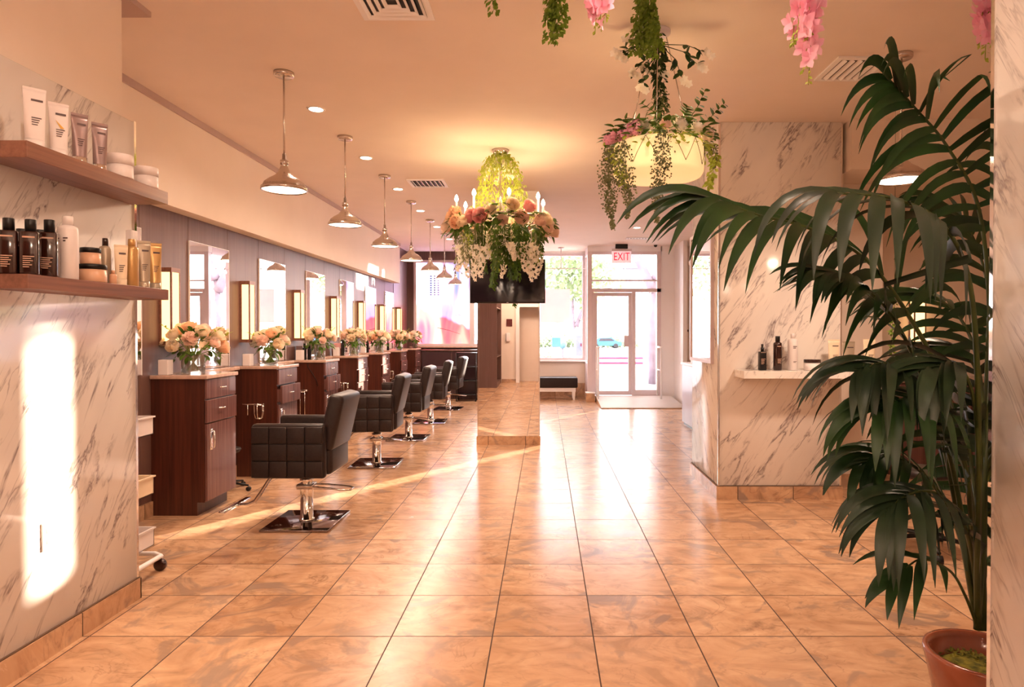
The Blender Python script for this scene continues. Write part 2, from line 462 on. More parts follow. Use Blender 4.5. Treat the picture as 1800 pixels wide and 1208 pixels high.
# end wall around the poster window
m = MB()
m.box(-3.02, -2.84, 14.0, 14.2, 0, CE); m.box(-2.84, -0.8, 14.0, 14.2, 0, 1.085); m.box(-2.84, -0.8, 14.0, 14.2, 2.95, CE)
struct('wall_end', m, M['darkpanel'])
m = MB(); m.box(-2.9, -0.86, 13.86, 14.02, 1.055, 1.085, 0.004, 1); struct('trim_6', m, M['counter'])
m = MB(); m.box(-0.8, 0.86, 14.0, 14.2, 0, 0.75); struct('wall_front_low', m, M['wall'])
m = MB(); m.box(-0.8, 0.90, 13.93, 14.22, 0.75, 0.785, 0.004, 1); struct('trim_7', m, M['white'])
m = MB(); m.box(-0.8, 0.86, 13.98, 14.0, 0, 0.29); struct('baseboard_front', m, M['tile'])
m = MB(); m.box(-0.8, 0.95, 14.0, 14.2, 3.09, CE); m.box(0.86, 2.36, 13.1, 13.25, 3.02, CE)
struct('wall_header', m, M['white'])
# right end of the front: white pier, side wall, return and reception front with two unseen slits cut to shape the sunbeams
m = MB()
m.box(2.34, 2.62, 13.1, 13.3, 0, CE)
m.box(2.62, 2.70, 12.3, 13.3, 0, CE)
struct('wall_door_side', m, M['white'])
m = MB()
def wallx(m, x0, x1, y0, y1, holes):      # wall along x with rectangular openings (hx0,hx1,hz0,hz1)
    xs = x0
    for hx0, hx1, hz0, hz1 in sorted(holes):
        m.box(xs, hx0, y0, y1, 0, CE); m.box(hx0, hx1, y0, y1, 0, hz0); m.box(hx0, hx1, y0, y1, hz1, CE); xs = hx1
    m.box(xs, x1, y0, y1, 0, CE)
wallx(m, 2.70, 7.5, 13.1, 13.3, [(3.57, 3.98, 0.78, 1.36), (5.24, 5.505, 1.86, 3.06)])
struct('wall_reception_front', m, M['wall'])
m = MB(); m.box(5.24, 5.505, 13.16, 13.2, 2.92, 2.95); struct('trim_8', m, M['white'])  # bar added across the slit to break the sun patch
m = MB(); m.box(7.4, 7.6, -2.6, 13.3, 0, CE); struct('wall_right', m, M['wall'])
# marble column
m = MB(); m.box(1.443, 2.458, 5.385, 6.35, 0.112, CE, 0.002, 1); struct('wall_column', m, M['marble'])
m = MB(); m.box(1.438, 1.452, 5.378, 5.392, 0.112, CE); m.box(2.452, 2.464, 5.379, 5.391, 0.112, CE); struct('trim_9', m, M['chrome'])
m = MB(); m.box(1.425, 2.475, 5.368, 6.36, 0, 0.106); struct('baseboard_column', m, M['tile'])
m = MB(); m.box(1.435, 2.466, 5.377, 6.355, 0.104, 0.113); struct('trim_10', m, M['groutbase'])
# recess behind the palm
m = MB(); m.box(2.46, 3.04, 5.84, 6.3, 0, CE); m.box(2.458, 6.0, 6.8, 6.95, 0, CE); m.box(2.46, 3.04, 6.3, 6.8, 0, CE); m.box(5.2, 5.4, 2.0, 6.8, 0, CE)
struct('wall_recess', m, M['wall'])
m = MB(); m.box(2.46, 3.055, 5.825, 5.84, 0, 0.11); m.box(3.04, 5.2, 6.785, 6.8, 0, 0.11); struct('baseboard_recess', m, M['tile'])
m = MB(); m.box(2.5, 5.2, 5.3, 6.8, 2.72, CE); struct('wall_bulkhead', m, M['wall'])
# near right marble pier
m = MB(); m.box(1.38, 3.6, -2.4, 2.0, 0.0, CE, 0.002, 1); struct('wall_pier', m, M['marble'])
m = MB(); m.box(1.374, 1.388, 1.99, 2.006, 0, CE); struct('trim_11', m, M['chrome'])
m = MB(); m.box(3.6, 5.4, 1.85, 2.0, 0, CE); struct('wall_alcove', m, M['wall'])
# behind the camera (seen in the mirrors)
m = MB()
m.box(-3.1, -0.72, -2.0, -1.85, 0, CE); m.box(0.25, 2.0, -2.0, -1.85, 0, CE); m.box(-0.72, 0.25, -2.0, -1.85, 2.1, CE)
m.box(-3.1, 2.0, -2.55, -2.45, 0, CE)
struct('wall_back', m, M['wall'])
m = MB(); m.box(-1.19, -0.8, -1.85, -1.83, 0, 0.1); struct('baseboard_back', m, M['tile'])
m = MB(); m.box(-0.80, -0.70, -1.86, -1.81, 0, 2.18); m.box(0.23, 0.33, -1.86, -1.81, 0, 2.18); m.box(-0.70, 0.23, -1.86, -1.81, 2.08, 2.18)
struct('door_2', m, M['white'])
wd = thing('wardrobe', (-1.65, -1.0, 0), 0, 'tall open wood wardrobe with hanging tools, seen in the column mirror', 'wardrobe')
m = MB(); m.box(-0.45, 0.45, 0.78, 0.82, 0, 2.6); m.box(-0.45, 0.45, -0.84, -0.80, 0, 2.6); m.box(-0.45, -0.42, -0.8, 0.78, 0, 2.6)
m.box(-0.42, 0.45, -0.8, 0.78, 0, 0.1); m.box(-0.42, 0.45, -0.8, 0.78, 2.56, 2.6)
m.build('carcass', M['panel'], wd)
for z in (0.75, 2.0):
    m = MB(); m.box(-0.42, 0.44, -0.8, 0.78, z, z+0.025); m.build('shelf', M['panel'], wd)
m = MB(); m.box(-0.42, -0.40, -0.8, 0.78, 0.1, 2.56); m.build('back_panel', M['black'], wd)
nt = tag(MB().box(-0.16, 0.0, 0, 0.015, 0, 0.2).build('wall_notice', m_plain('dark_red_card', (96, 36, 34), 0.6)), 'small dark red notice on white wall, seen in the column mirror', 'notice'); nt.location = (-0.90, -1.85, 1.55)
ph = thing('wall_phone', (-1.02, -1.82, 1.25), 0, 'white intercom phone on white wall, seen in the column mirror', 'phone')
MB().box(-0.06, 0.06, -0.028, 0.02, -0.12, 0.12, 0.012).build('body', M['whiteplastic'], ph)
MB().box(-0.045, -0.01, 0.02, 0.05, -0.1, 0.1, 0.012).build('handset', M['whiteplastic'], ph)

# mirror column with TV
m = MB(); m.box(-0.83, -0.07, 8.0, 8.8, 0.106, CE); struct('wall_mirror_column', m, M['white'])
m = MB(); m.box(-0.845, -0.058, 7.978, 8.815, 0, 0.106); struct('baseboard_mirror_column', m, M['tile'])
cm = thing('column_mirror', (-0.45, 7.99, 0.108), 0, 'tall mirror covering the free-standing column below the television', 'mirror')
MB().box(-0.37, 0.37, -0.004, 0.009, 0, 1.64).build('glass', M['mirror'], cm)
m = MB(); m.box(-0.384, -0.368, -0.008, 0.01, 0, 1.65); m.box(0.368, 0.384, -0.008, 0.01, 0, 1.65); m.build('edge_trim', M['chrome'], cm)
tv = thing('television', (-0.457, 7.94, 1.745), 0, 'black flat television on the mirror column below the floral chandelier', 'television')
m = MB(); m.box(-0.46, 0.46, -0.02, 0.03, 0, 0.535, 0.006); m.box(-0.12, 0.12, 0.03, 0.06, 0.15, 0.4); m.build('case', M['black'], tv)
MB().box(-0.447, 0.447, -0.0225, -0.019, 0.016, 0.522).build('screen', M['screen'], tv)
MB().box(-0.012, 0.012, -0.024, -0.02, 0.004, 0.010).build('badge', M['whiteplastic'], tv)

# ------------------------------------------------------------------ storefront windows
def window(name, x0, x1, z0, z1, y, mulls=(), fm=M['alu'], w=0.05, rails=()):
    t = thing(name, (0, 0, 0)); t['kind'] = 'structure'
    m = MB()
    m.box(x0, x0+w, y-0.05, y+0.05, z0, z1); m.box(x1-w, x1, y-0.05, y+0.05, z0, z1)
    m.box(x0+w, x1-w, y-0.05, y+0.05, z0, z0+w); m.box(x0+w, x1-w, y-0.05, y+0.05, z1-w, z1)
    for mx in mulls: m.box(mx-w/2, mx+w/2, y-0.05, y+0.05, z0+w, z1-w)
    for rz in rails: m.box(x0+w, x1-w, y-0.045, y+0.045, rz-w/2, rz+w/2)
    m.build('window_frame', fm, t)
    MB().box(x0+w, x1-w, y-0.004, y+0.004, z0+w, z1-w).build('window_glass', M['glass'], t)
    return t
window('window_1', -2.84, -1.58, 1.085, 2.95, 14.08)
window('window_2', -1.58, -0.8, 1.085, 2.95, 14.08)
window('window_3', -0.8, 0.86, 0.785, 3.09, 14.08)
# return glass between the deep window and the recessed door wall
m = MB(); m.box(0.861, 0.949, 13.1, 13.2, 0, 3.019); m.box(0.861, 0.949, 13.98, 14.2, 0, 3.089); m.box(0.86, 0.93, 13.2, 13.98, 0, 0.75); m.box(0.861, 0.949, 13.26, 13.97, 2.98, CE-0.001)
struct('trim_12', m, M['alu'])
d1 = thing('door_1', (0, 0, 0)); d1['kind'] = 'structure'
Z0 = 0.107
m = MB()
m.box(0.95, 0.985, 13.1, 13.2, Z0, 2.26)          # left jamb
m.box(0.95, 2.34, 13.08, 13.2, 2.20, 2.27)        # transom bar
m.box(1.76, 1.83, 13.1, 13.2, Z0, 2.20)           # post between leaf and sidelight
m.box(2.26, 2.34, 13.08, 13.2, 0, 3.02)           # right jamb
m.box(0.95, 2.26, 13.1, 13.2, 2.96, 3.02)
m.box(0.95, 2.26, 13.12, 13.18, 2.42, 2.45)
m.box(1.83, 2.26, 13.11, 13.19, Z0, 0.22)
m.box(0.95, 2.34, 13.06, 13.25, 0, Z0)
m.build('door_frame', M['alu'], d1)
m = MB(); m.box(0.985, 1.055, 13.12, 13.17, Z0+0.01, 2.19); m.box(1.69, 1.755, 13.12, 13.17, Z0+0.01, 2.19)
m.box(1.055, 1.69, 13.12, 13.17, Z0+0.01, 0.20); m.box(1.055, 1.69, 13.12, 13.17, 2.12, 2.19)
m.build('door_leaf', M['alu'], d1)
MB().box(1.055, 1.69, 13.142, 13.148, 0.20, 2.12).build('door_glass', M['glass'], d1)
MB().box(1.83, 2.26, 13.142, 13.148, 0.22, 2.20).build('sidelight_glass', M['glass'], d1)
MB().box(0.95, 2.26, 13.142, 13.148, 2.27, 2.96).build('transom_glass', M['glass'], d1)
MB().box(1.60, 1.69, 13.09, 13.12, 1.10, 1.32, 0.006).build('door_handle', M['alu'], d1)
m = MB(); m.box(0.99, 1.25, 13.04, 13.1, 2.20, 2.25, 0.006); m.tube([(1.12, 13.05, 2.26), (1.3, 12.95, 2.26), (1.45, 13.08, 2.25)], 0.01); m.build('door_closer', M['alu'], d1)

# ramp, step and railings at the door
rp = thing('entrance_ramp', (0, 0, 0), 0, 'pale ribbed ramp rising to the glass entrance door', 'ramp')
m = MB(); n = 22; X0, X1 = 1.02, 2.55
prof = [(11.73, 0.018), (13.06, 0.107)]
m.prism([(11.73, 0), (13.06, 0), (13.06, 0.100), (11.73, 0.012)], X1-X0, Matrix(((0, 0, 1, X0), (1, 0, 0, 0), (0, 1, 0, 0), (0, 0, 0, 1))))
m.build('ramp_body', M['tile'], rp)
m = MB()
for i in range(n):
    y = 11.735+i*(1.32/n); z = 0.012+(y-11.73)*0.088/1.33
    m.box(X0+0.005, X1, y, y+0.044, z-0.004, z+0.012, 0.004, 1)
m.build('ribbed_surface', M['white'], rp)
st = thing('door_step', (0.90, 13.0, 0), 0, 'small tiled step block with white top left of the ramp', 'step')
MB().box(-0.08, 0.09, -0.15, 0.1, 0, 0.17).build('step_block', M['tile'], st)
MB().box(-0.09, 0.10, -0.16, 0.1, 0.17, 0.19, 0.004, 1).build('step_top', M['white'], st)
def railing(x, lab):
    t = thing('handrail', (x, 12.6, 0.0), 0, lab, 'handrail')
    m = MB()
    for dy in (0.0, 0.42):
        MB().tube([(0, dy, 0.09+dy*0.07), (0, dy, 1.08)], 0.017).build('post', M['white'], t)
    MB().tube([(0, -0.05, 1.09), (0, 0.47, 1.09)], 0.02).build('top_rail', M['white'], t)
    MB().tube([(0, 0, 0.64), (0, 0.42, 0.64)], 0.014).build('middle_rail', M['white'], t)
railing(1.04, 'white handrail on the left side of the entrance ramp')
railing(2.26, 'white handrail on the right side of the entrance ramp')

# ------------------------------------------------------------------ poster in the window
def m_poster():
    m = mat('poster_print', rough=0.3); q = NT(m)
    p = q.obj(); sp = q.n('ShaderNodeSeparateXYZ'); q.l(p, sp.inputs[0])
    u = q.math('DIVIDE', sp.outputs[0], 1.22); v = q.math('DIVIDE', sp.outputs[2], 1.84)
    cb = q.n('ShaderNodeCombineXYZ'); q.l(q.math('MULTIPLY', u, 3.2), cb.inputs[0]); q.l(q.math('MULTIPLY', v, 1.4), cb.inputs[1])
    n = q.noise(cb.outputs[0], 1.3, 2, 0.4, 0.6)
    c = q.ramp(n, [(0.28, srgb(170, 190, 232)), (0.42, srgb(224, 210, 244)), (0.54, srgb(252, 246, 252)), (0.66, srgb(240, 206, 236)), (0.8, srgb(250, 200, 180))])
    n2 = q.noise(cb.outputs[0], 2.0, 1, 0.4, 0.3)
    h = q.math('SUBTRACT', q.math('ADD', 0.40, q.math('MULTIPLY', n2, 0.16)), q.math('MULTIPLY', u, 0.30))
    f = q.math('SUBTRACT', h, v)
    low = q.ramp(n, [(0.3, srgb(236, 130, 160)), (0.5, srgb(250, 180, 176)), (0.62, srgb(255, 214, 200)), (0.75, srgb(246, 176, 214))])
    fm = q.ramp(f, [(0.0, (0, 0, 0, 1)), (0.04, (1, 1, 1, 1))])
    c = q.mix(fm, c, low)
    c = q.mix(1.0, c, (0.8, 0.8, 0.8, 1), 'MULTIPLY')     # a backlit print passes most of the light
    q.l(c, q.b.inputs['Base Color'])
    t = q.n('ShaderNodeBsdfTranslucent'); q.l(c, t.inputs[0])
    mx = q.n('ShaderNodeMixShader'); mx.inputs[0].default_value = 0.8
    q.l(q.b.outputs[0], mx.inputs[1]); q.l(t.outputs[0], mx.inputs[2]); q.l(mx.outputs[0], q.t.nodes['Material Output'].inputs[0])
    return m
po = thing('window_poster', (-2.79, 14.06, 1.13), 0, 'large backlit pink and lilac poster filling the far left window', 'poster')
MB().box(0, 1.17, -0.004, 0.004, 0, 1.77).build('print', m_poster(), po)
m = MB()   # facade pattern and strokes printed on it
for i in range(3):
    for k in range(9): m.box(0.30+i*0.08, 0.335+i*0.08, -0.0065, -0.0045, 1.06+k*0.05, 1.085+k*0.05)
m.tube([(0.85, -0.006, 0.62), (0.90, -0.006, 0.65), (0.96, -0.006, 0.62)], 0.004)
m.tube([(0.45, -0.006, 0.36), (0.7, -0.006, 0.30), (0.95, -0.006, 0.22)], 0.006, r1=0.003)
m.build('printed_marks', mat('poster_ink', srgb(60, 56, 84), 0.5), po)
wb = thing('window_board', (0.22, 13.98, 1.96), 0, 'pale pink square board hanging on cords in the front window', 'board')
for x in (-0.25, 0.25): MB().tube([(x, 0, 0.35), (x, 0, 1.17)], 0.002, 5).build('cord', M['alu'], wb)
MB().box(-0.32, 0.32, -0.006, 0.006, -0.36, 0.36).build('panel', m_leaf('pink_board', (236, 208, 206), (242, 216, 212), 0.5, 0.6, 3), wb)

# ------------------------------------------------------------------ exit sign, vents, ceiling fittings
ex = thing('exit_sign', (1.515, 12.85, 3.04), 0, 'white EXIT sign with red letters hanging above the door', 'sign')
MB().box(-0.19, 0.19, -0.025, 0.025, -0.28, -0.05, 0.004, 1).build('sign_face', mat('sign_white', srgb(250, 226, 230), 0.4, em=srgb(255, 210, 215), es=0.5), ex)
MB().box(-0.20, 0.20, -0.04, 0.04, -0.05, 0.0, 0.004, 1).build('housing', M['alu'], ex)
MB().box(-0.12, 0.12, -0.05, 0.05, 0.0, 0.09, 0.003, 1).build('ceiling_mount', M['black'], ex)
text('letters', 'EXIT', 0.22, mat('exit_red', srgb(230, 20, 60), 0.5, em=srgb(240, 20, 60), es=0.6), ex, (0, -0.027, -0.162), (R(90), 0, 0), 0.001, sx=0.72)
dome = thing('security_camera', (2.18, 12.8, CE), 0, 'tiny black dome camera on ceiling right of the exit sign', 'camera')
MB().lathe([(0.05, -0.02), (0.05, 0)], 16).build('base', M['white'], dome)
MB().ball((0, 0, -0.03), 0.035, 12, 8).build('dome', M['black'], dome)
sm = thing('smoke_detector', (1.63, 8.05, CE), 0, 'round white smoke detector on the ceiling beyond the drum lamp', 'smoke detector')
MB().lathe([(0.0001, -0.045), (0.045, -0.045), (0.05, -0.02), (0.07, -0.018), (0.075, 0)], 20).build('housing', M['white'], sm)
def vent(x0, x1, y0, y1, lab, square=True, name='ceiling_vent'):
    t = thing(name, ((x0+x1)/2, (y0+y1)/2, CE), 0, lab, 'vent', 'ceiling air vents')
    hx, hy = (x1-x0)/2, (y1-y0)/2; w = 0.035
    m = MB()
    m.box(-hx, hx, -hy, -hy+w, -0.012, 0); m.box(-hx, hx, hy-w, hy, -0.012, 0)
    m.box(-hx, -hx+w, -hy+w, hy-w, -0.012, 0); m.box(hx-w, hx, -hy+w, hy-w, -0.012, 0)
    m.build('frame', M['white'], t)
    MB().box(-hx+w, hx-w, -hy+w, hy-w, -0.003, -0.001).build('backing', M['black'], t)
    ax, ay = hx-w, hy-w
    if square:
        for k in range(4):
            f = 1-k*0.24; g = f-0.11
            m = MB(); zt, zb = -0.008, -0.030
            o = [(-ax*f, -ay*f), (ax*f, -ay*f), (ax*f, ay*f), (-ax*f, ay*f)]
            i_ = [(-ax*g, -ay*g), (ax*g, -ay*g), (ax*g, ay*g), (-ax*g, ay*g)]
            vs = [(x, y, zt) for x, y in i_]+[(x, y, zb+0.012) for x, y in o]+[(x, y, zt-0.003) for x, y in i_]+[(x, y, zb+0.009) for x, y in o]
            fs = []
            for j in range(4):
                l = (j+1) % 4
                fs += [(j, l, 4+l, 4+j), (8+j, 12+j, 12+l, 8+l), (4+j, 4+l, 12+l, 12+j), (j, 8+j, 8+l, l)]
            m._new(vs, fs); m.build('louvre', M['white'], t)
    else:
        nn = max(3, int(2*ax/0.05))
        for k in range(nn):
            x = -ax+(k+0.5)*2*ax/nn
            m = MB(); m.box(-0.014, 0.014, -ay, ay, -0.002, 0.002, M=T(x, 0, -0.012) @ RY(R(40))); m.build('louvre', M['white'], t)
    return t
vent(-1.0, -0.61, 3.22, 3.61, 'square louvred ceiling vent at the top edge, nearest the camera')
vent(-1.58, -1.15, 7.38, 7.76, 'ceiling vent between the pendants and the floral chandelier', False)
vent(1.85, 2.22, 4.1, 4.48, 'ceiling vent above the palm beside the right pendant', False)
vent(1.5, 1.95, 11.9, 12.1, 'far slim ceiling vent near the entrance', False)

# downlights
def downlight(x, y, lab):
    t = thing('downlight', (x, y, CE), 0, lab, 'downlight', 'recessed ceiling downlights')
    MB().lathe([(0.052, -0.004), (0.066, -0.006), (0.070, 0)], 24).build('bezel', M['white'], t)
    MB().lathe([(0.0001, -0.005), (0.052, -0.005)], 24).build('lens', M['down'], t)
    lamp('downlight_beam', (x, y, CE-0.03), 32, WARM2, 0.05, 'SPOT')
ords = ['first', 'second', 'third', 'fourth', 'fifth', 'sixth', 'seventh']
for k in range(6):
    downlight(-1.785, 5.07+1.41*k, 'round recessed downlight in the pendant row, %s from the camera' % ords[k])
downlight(1.53, 10.8, 'recessed downlight on the right half of the ceiling near the entrance')
for x, y, l in ((-0.95, 1.1, 'left one nearest the camera'), (-0.95, 2.6, 'left one just ahead of the camera'), (0.5, 1.1, 'right one nearest the camera'), (0.5, 2.6, 'right one just ahead of the camera')):  # unseen downlights added to brighten the near marble wall
    downlight(x, y, 'added fill downlight above the upper frame edge, '+l)
# unseen fill globes behind the camera, added to light the foreground and ceiling
for x, y, l in ((-1.0, -0.8, 'left'), (0.75, -0.8, 'right')):
    t = thing('fill_globe', (x, y, CE), 0, 'added white fill globe behind the camera, out of view, %s one' % l, 'pendant lamp')
    MB().lathe([(0.06, -0.02), (0.06, 0)], 16).build('canopy', M['steel'], t)
    MB().tube([(0, 0, 0), (0, 0, -0.42)], 0.006).build('rod', M['steel'], t)
    MB().ball((0, 0, -0.55), 0.13, 20, 14).build('globe', M['bulb'], t)
    for dx_ in (-0.17, 0.17): lamp('fill_light', (x+dx_, y, CE-0.55), 38, WARM2, 0.1)

# pendants
def pendant_proto():
    t = thing('pendant_lamp', (0, 0, 0))
    MB().lathe([(0.0001, -0.028), (0.06, -0.028), (0.066, -0.02), (0.066, 0)], 24).build('canopy', M['steel'], t)
    MB().tube([(0, 0, -0.02), (0, 0, -0.55)], 0.0065).build('rod', M['steel'], t)
    # shade: neck, bell, rim ; rim plane at -0.79
    pr = [(0.0001, -0.545), (0.012, -0.545), (0.014, -0.585), (0.026, -0.588), (0.027, -0.615), (0.022, -0.617), (0.024, -0.632), (0.036, -0.66), (0.058, -0.69),
          (0.098, -0.715), (0.128, -0.740), (0.140, -0.768), (0.148, -0.770), (0.149, -0.790), (0.142, -0.792), (0.141, -0.775), (0.12, -0.738)]
    MB().lathe(pr, 36).build('lamp_shade', M['steel'], t)
    MB().lathe([(0.0001, -0.786), (0.139, -0.784)], 32).build('diffuser', M['bulb'], t)
    return t
pp = pendant_proto()
for k in range(7):
    t = pp if k == 0 else copy_tree(pp)
    t.location = (-1.75-(0.03 if k else 0), 4.36+1.425*k, CE)
    lamp('pendant_light', (t.location.x, t.location.y, CE-0.80), 16, WARM2, kind='AREA', size=0.24)
    tag(t, 'brushed nickel pendant lamp over the stations, %s from the camera' % ords[k] if k < 6 else 'brushed nickel pendant lamp over the stations, farthest one by the poster', 'pendant lamp', 'pendant lamps over the styling stations')
t = copy_tree(pp); t.location = (2.235, 4.08, CE); lamp('pendant_light', (2.235, 4.08, CE-0.80), 30, WARM2, kind='AREA', size=0.24); tag(t, 'brushed nickel pendant lamp on the right behind the palm fronds', 'pendant lamp'); 
if 'group' in t: del t['group']

# track light by the window
tl = thing('track_light', (0.33, 13.35, CE), 0, 'thin white suspended track with small glass spots before the front window', 'track light')
MB().lathe([(0.06, -0.02), (0.06, 0)], 16).build('canopy', M['alu'], tl)
MB().tube([(0, 0, 0), (0, 0, -0.43)], 0.009).build('rod', M['alu'], tl)
MB().tube([(-1.0, 0, -0.43), (0.52, 0, -0.43)], 0.008).build('track', M['alu'], tl)
for x in (-0.8, -0.42, -0.14, 0.07, 0.32):
    h = MB().tube([(x, 0, -0.43), (x, 0, -0.47)], 0.012).build('spot_head', M['steel'], tl)
    MB().lathe([(0.01, -0.46), (0.035, -0.51), (0.03, -0.53), (0.0001, -0.53)], 14, c=(x, 0, 0)).build('glass_shade', M['bulb'], h)
# ------------------------------------------------------------------ styling stations
CAB_Y = [4.89+1.325*k for k in range(7)]
def handle_bar(parent, x, y, z, L=0.09):
    m = MB(); h = L/2
    m.tube([(x, y-h, z), (x+0.014, y-h+0.004, z), (x+0.024, y-h*0.5, z), (x+0.026, y, z), (x+0.024, y+h*0.5, z), (x+0.014, y+h-0.004, z), (x, y+h, z)], 0.0045, 8)
    return m.build('handle', M['chrome'], parent)
def cabinet(k, drawer_out, lab):
    t = thing('styling_cabinet', (-2.977, CAB_Y[k], 0), 0, lab, 'cabinet', 'styling cabinets along the mirror wall')
    D, Wd = 0.42, 0.46
    m = MB()
    m.box(0, D-0.018, 0, Wd, 0.10, 1.035); m.box(0, D-0.075, 0.0, Wd, 0.0, 0.10)
    m.build('carcass', M['cab'], t)
    fx = D-0.016
    d1 = MB().box(fx, fx+0.018, 0.003, Wd-0.003, 0.882, 1.03, 0.0015, 1, smooth=False).build('drawer', M['cabfront'], t)
    handle_bar(d1, fx+0.018, Wd/2, 0.96)
    o = drawer_out
    m = MB(); m.box(fx+o, fx+o+0.018, -0.004, Wd-0.003, 0.702, 0.874, 0.0015, 1, smooth=False)
    if o > 0.02:
        m.box(fx-0.1, fx+o, 0.012, 0.024, 0.72, 0.84); m.box(fx-0.1, fx+o, Wd-0.024, Wd-0.012, 0.72, 0.84); m.box(fx-0.1, fx+o, 0.024, Wd-0.024, 0.715, 0.722)
    d2 = m.build('drawer', M['cabfront'], t)
    handle_bar(d2, fx+o+0.018, Wd/2-0.03, 0.80)
    dr = MB().box(fx, fx+0.018, 0.003, Wd-0.003, 0.108, 0.694, 0.0015, 1, smooth=False).build('door', M['cabfront'], t)
    m = MB(); x = fx+0.018
    m.box(x, x+0.003, 0.045, 0.085, 0.49, 0.65, 0.001, 1)
    m.tube([(x+0.002, 0.065, 0.50), (x+0.022, 0.065, 0.51), (x+0.026, 0.065, 0.57), (x+0.022, 0.065, 0.63), (x+0.002, 0.065, 0.64)], 0.006)
    m.build('handle', M['chrome'], dr)
    # worktop with the narrow ledge running on under the mirror
    m = MB()
    out = [(0.0, -0.02), (D+0.015, -0.02), (D+0.015, Wd+0.02), (0.17, Wd+0.02), (0.11, Wd+0.10), (0.11, min(1.27, Wd+0.74)), (0.0, min(1.27, Wd+0.74))]
    if k == 6: out = [(0.0, -0.02), (D+0.015, -0.02), (D+0.015, Wd+0.01), (0.0, Wd+0.01)]
    b = bmesh.new(); vs = [b.verts.new((x, y, 1.035)) for x, y in out]; f = b.faces.new(vs)
    r = bmesh.ops.extrude_face_region(b, geom=[f]); bmesh.ops.translate(b, vec=(0, 0, 0.03), verts=[g for g in r['geom'] if isinstance(g, bmesh.types.BMVert)])
    bmesh.ops.recalc_face_normals(b, faces=b.faces)
    bmesh.ops.bevel(b, geom=[e for e in b.edges], offset=0.006, segments=2, profile=0.5, affect='EDGES')
    b.verts.ensure_lookup_table(); b.verts.index_update()
    m._new([v.co.copy() for v in b.verts], [[v.index for v in f.verts] for f in b.faces], None, False); b.free()
    m.build('worktop', M['counter'], t)
    return t
labs = ['nearest dark wood styling cabinet with two drawers and tall door, largest bouquet on top',
        'dark wood styling cabinet second from the camera with pulled-out middle drawer',
        'dark wood styling cabinet third from the camera with a cable down its side',
        'dark wood styling cabinet fourth from the camera, beyond the cable one',
        'dark wood styling cabinet fifth from the camera, in the sunlit far half',
        'dark wood styling cabinet sixth from the camera, next to last',
        'farthest dark wood styling cabinet against the dark end wall']
for k in range(7):
    cabinet(k, [0.006, 0.035, 0.03, 0.012, 0.01, 0.014, 0.006][k], labs[k])
# cable on the side of the third cabinet
cb = tag(MB().tube([(-2.76, CAB_Y[2]-0.008, 1.03), (-2.755, CAB_Y[2]-0.008, 0.98), (-2.70, CAB_Y[2]-0.008, 0.90), (-2.66, CAB_Y[2]-0.008, 0.83), (-2.64, CAB_Y[2]-0.012, 0.76)], 0.004).build('power_cable', M['black']),
         'thin black cable hanging down the side of the third styling cabinet', 'cable')
def holder(k, kind, lab):
    # chrome wire tool holder fixed on the near side panel
    t = thing('tool_holder', (-2.98, CAB_Y[k], 0), 0, lab, 'tool holder', 'chrome tool holders on the cabinets')
    if kind == 0:
        z = 0.70; xc = 0.26
        MB().tube([(0.10, -0.05, z+0.005), (0.14, -0.055, z), (0.2, -0.03, z), (xc, -0.012, z), (xc+0.03, -0.02, z)], 0.006).build('arm', M['chrome'], t)
        m = MB(); r = 0.042
        ring = lambda rr, zz: [(xc+rr*math.cos(a*PI/8), -0.06+rr*math.sin(a*PI/8), zz) for a in range(16)]
        m.tube(ring(r, z), 0.005, closed=True); m.tube(ring(r*0.7, z-0.13), 0.004, closed=True)
        for a in range(0, 16, 3):
            p, q_ = ring(r, z)[a], ring(r*0.7, z-0.13)[a]; m.tube([p, ((p[0]*1.0), p[1], z-0.08), q_], 0.003)
        m.tube([(xc, -0.018, z), (xc, -0.002, z)], 0.006)
        m.build('wire_ring', M['chrome'], t)
        MB().tube([(0.15, -0.055, z), (0.15, -0.055, z-0.10)], 0.005).build('hook', M['chrome'], t)
    else:
        z = 0.71; xc = 0.17
        MB().box(xc-0.05, xc+0.05, -0.03, 0.0, z-0.01, z+0.012, 0.003, 1).build('bracket', M['chrome'], t)
        m = MB()
        for dx in (-0.025, 0.028): m.tube([(xc+dx, -0.045, z), (xc+dx, -0.045, z-0.30 if dx > 0 else z-0.28)], 0.004)
        m.tube([(xc-0.025, -0.045, z-0.28), (xc, -0.05, z-0.31), (xc+0.028, -0.045, z-0.30)], 0.006)
        m.tube([(xc-0.04, -0.03, z), (xc-0.04, -0.075, z-0.01), (xc+0.04, -0.075, z-0.01), (xc+0.04, -0.03, z)], 0.004)
        m.build('wire_basket', M['chrome'], t)
holder(1, 0, 'chrome hair dryer ring holder on the side of the second cabinet')
holder(2, 1, 'long chrome wire tool holder on the side of the third cabinet')
holder(3, 0, 'chrome ring holder on the side of the fourth cabinet')
holder(4, 1, 'long chrome wire holder on the side of the fifth cabinet')
holder(5, 0, 'chrome ring holder on the side of the sixth cabinet')

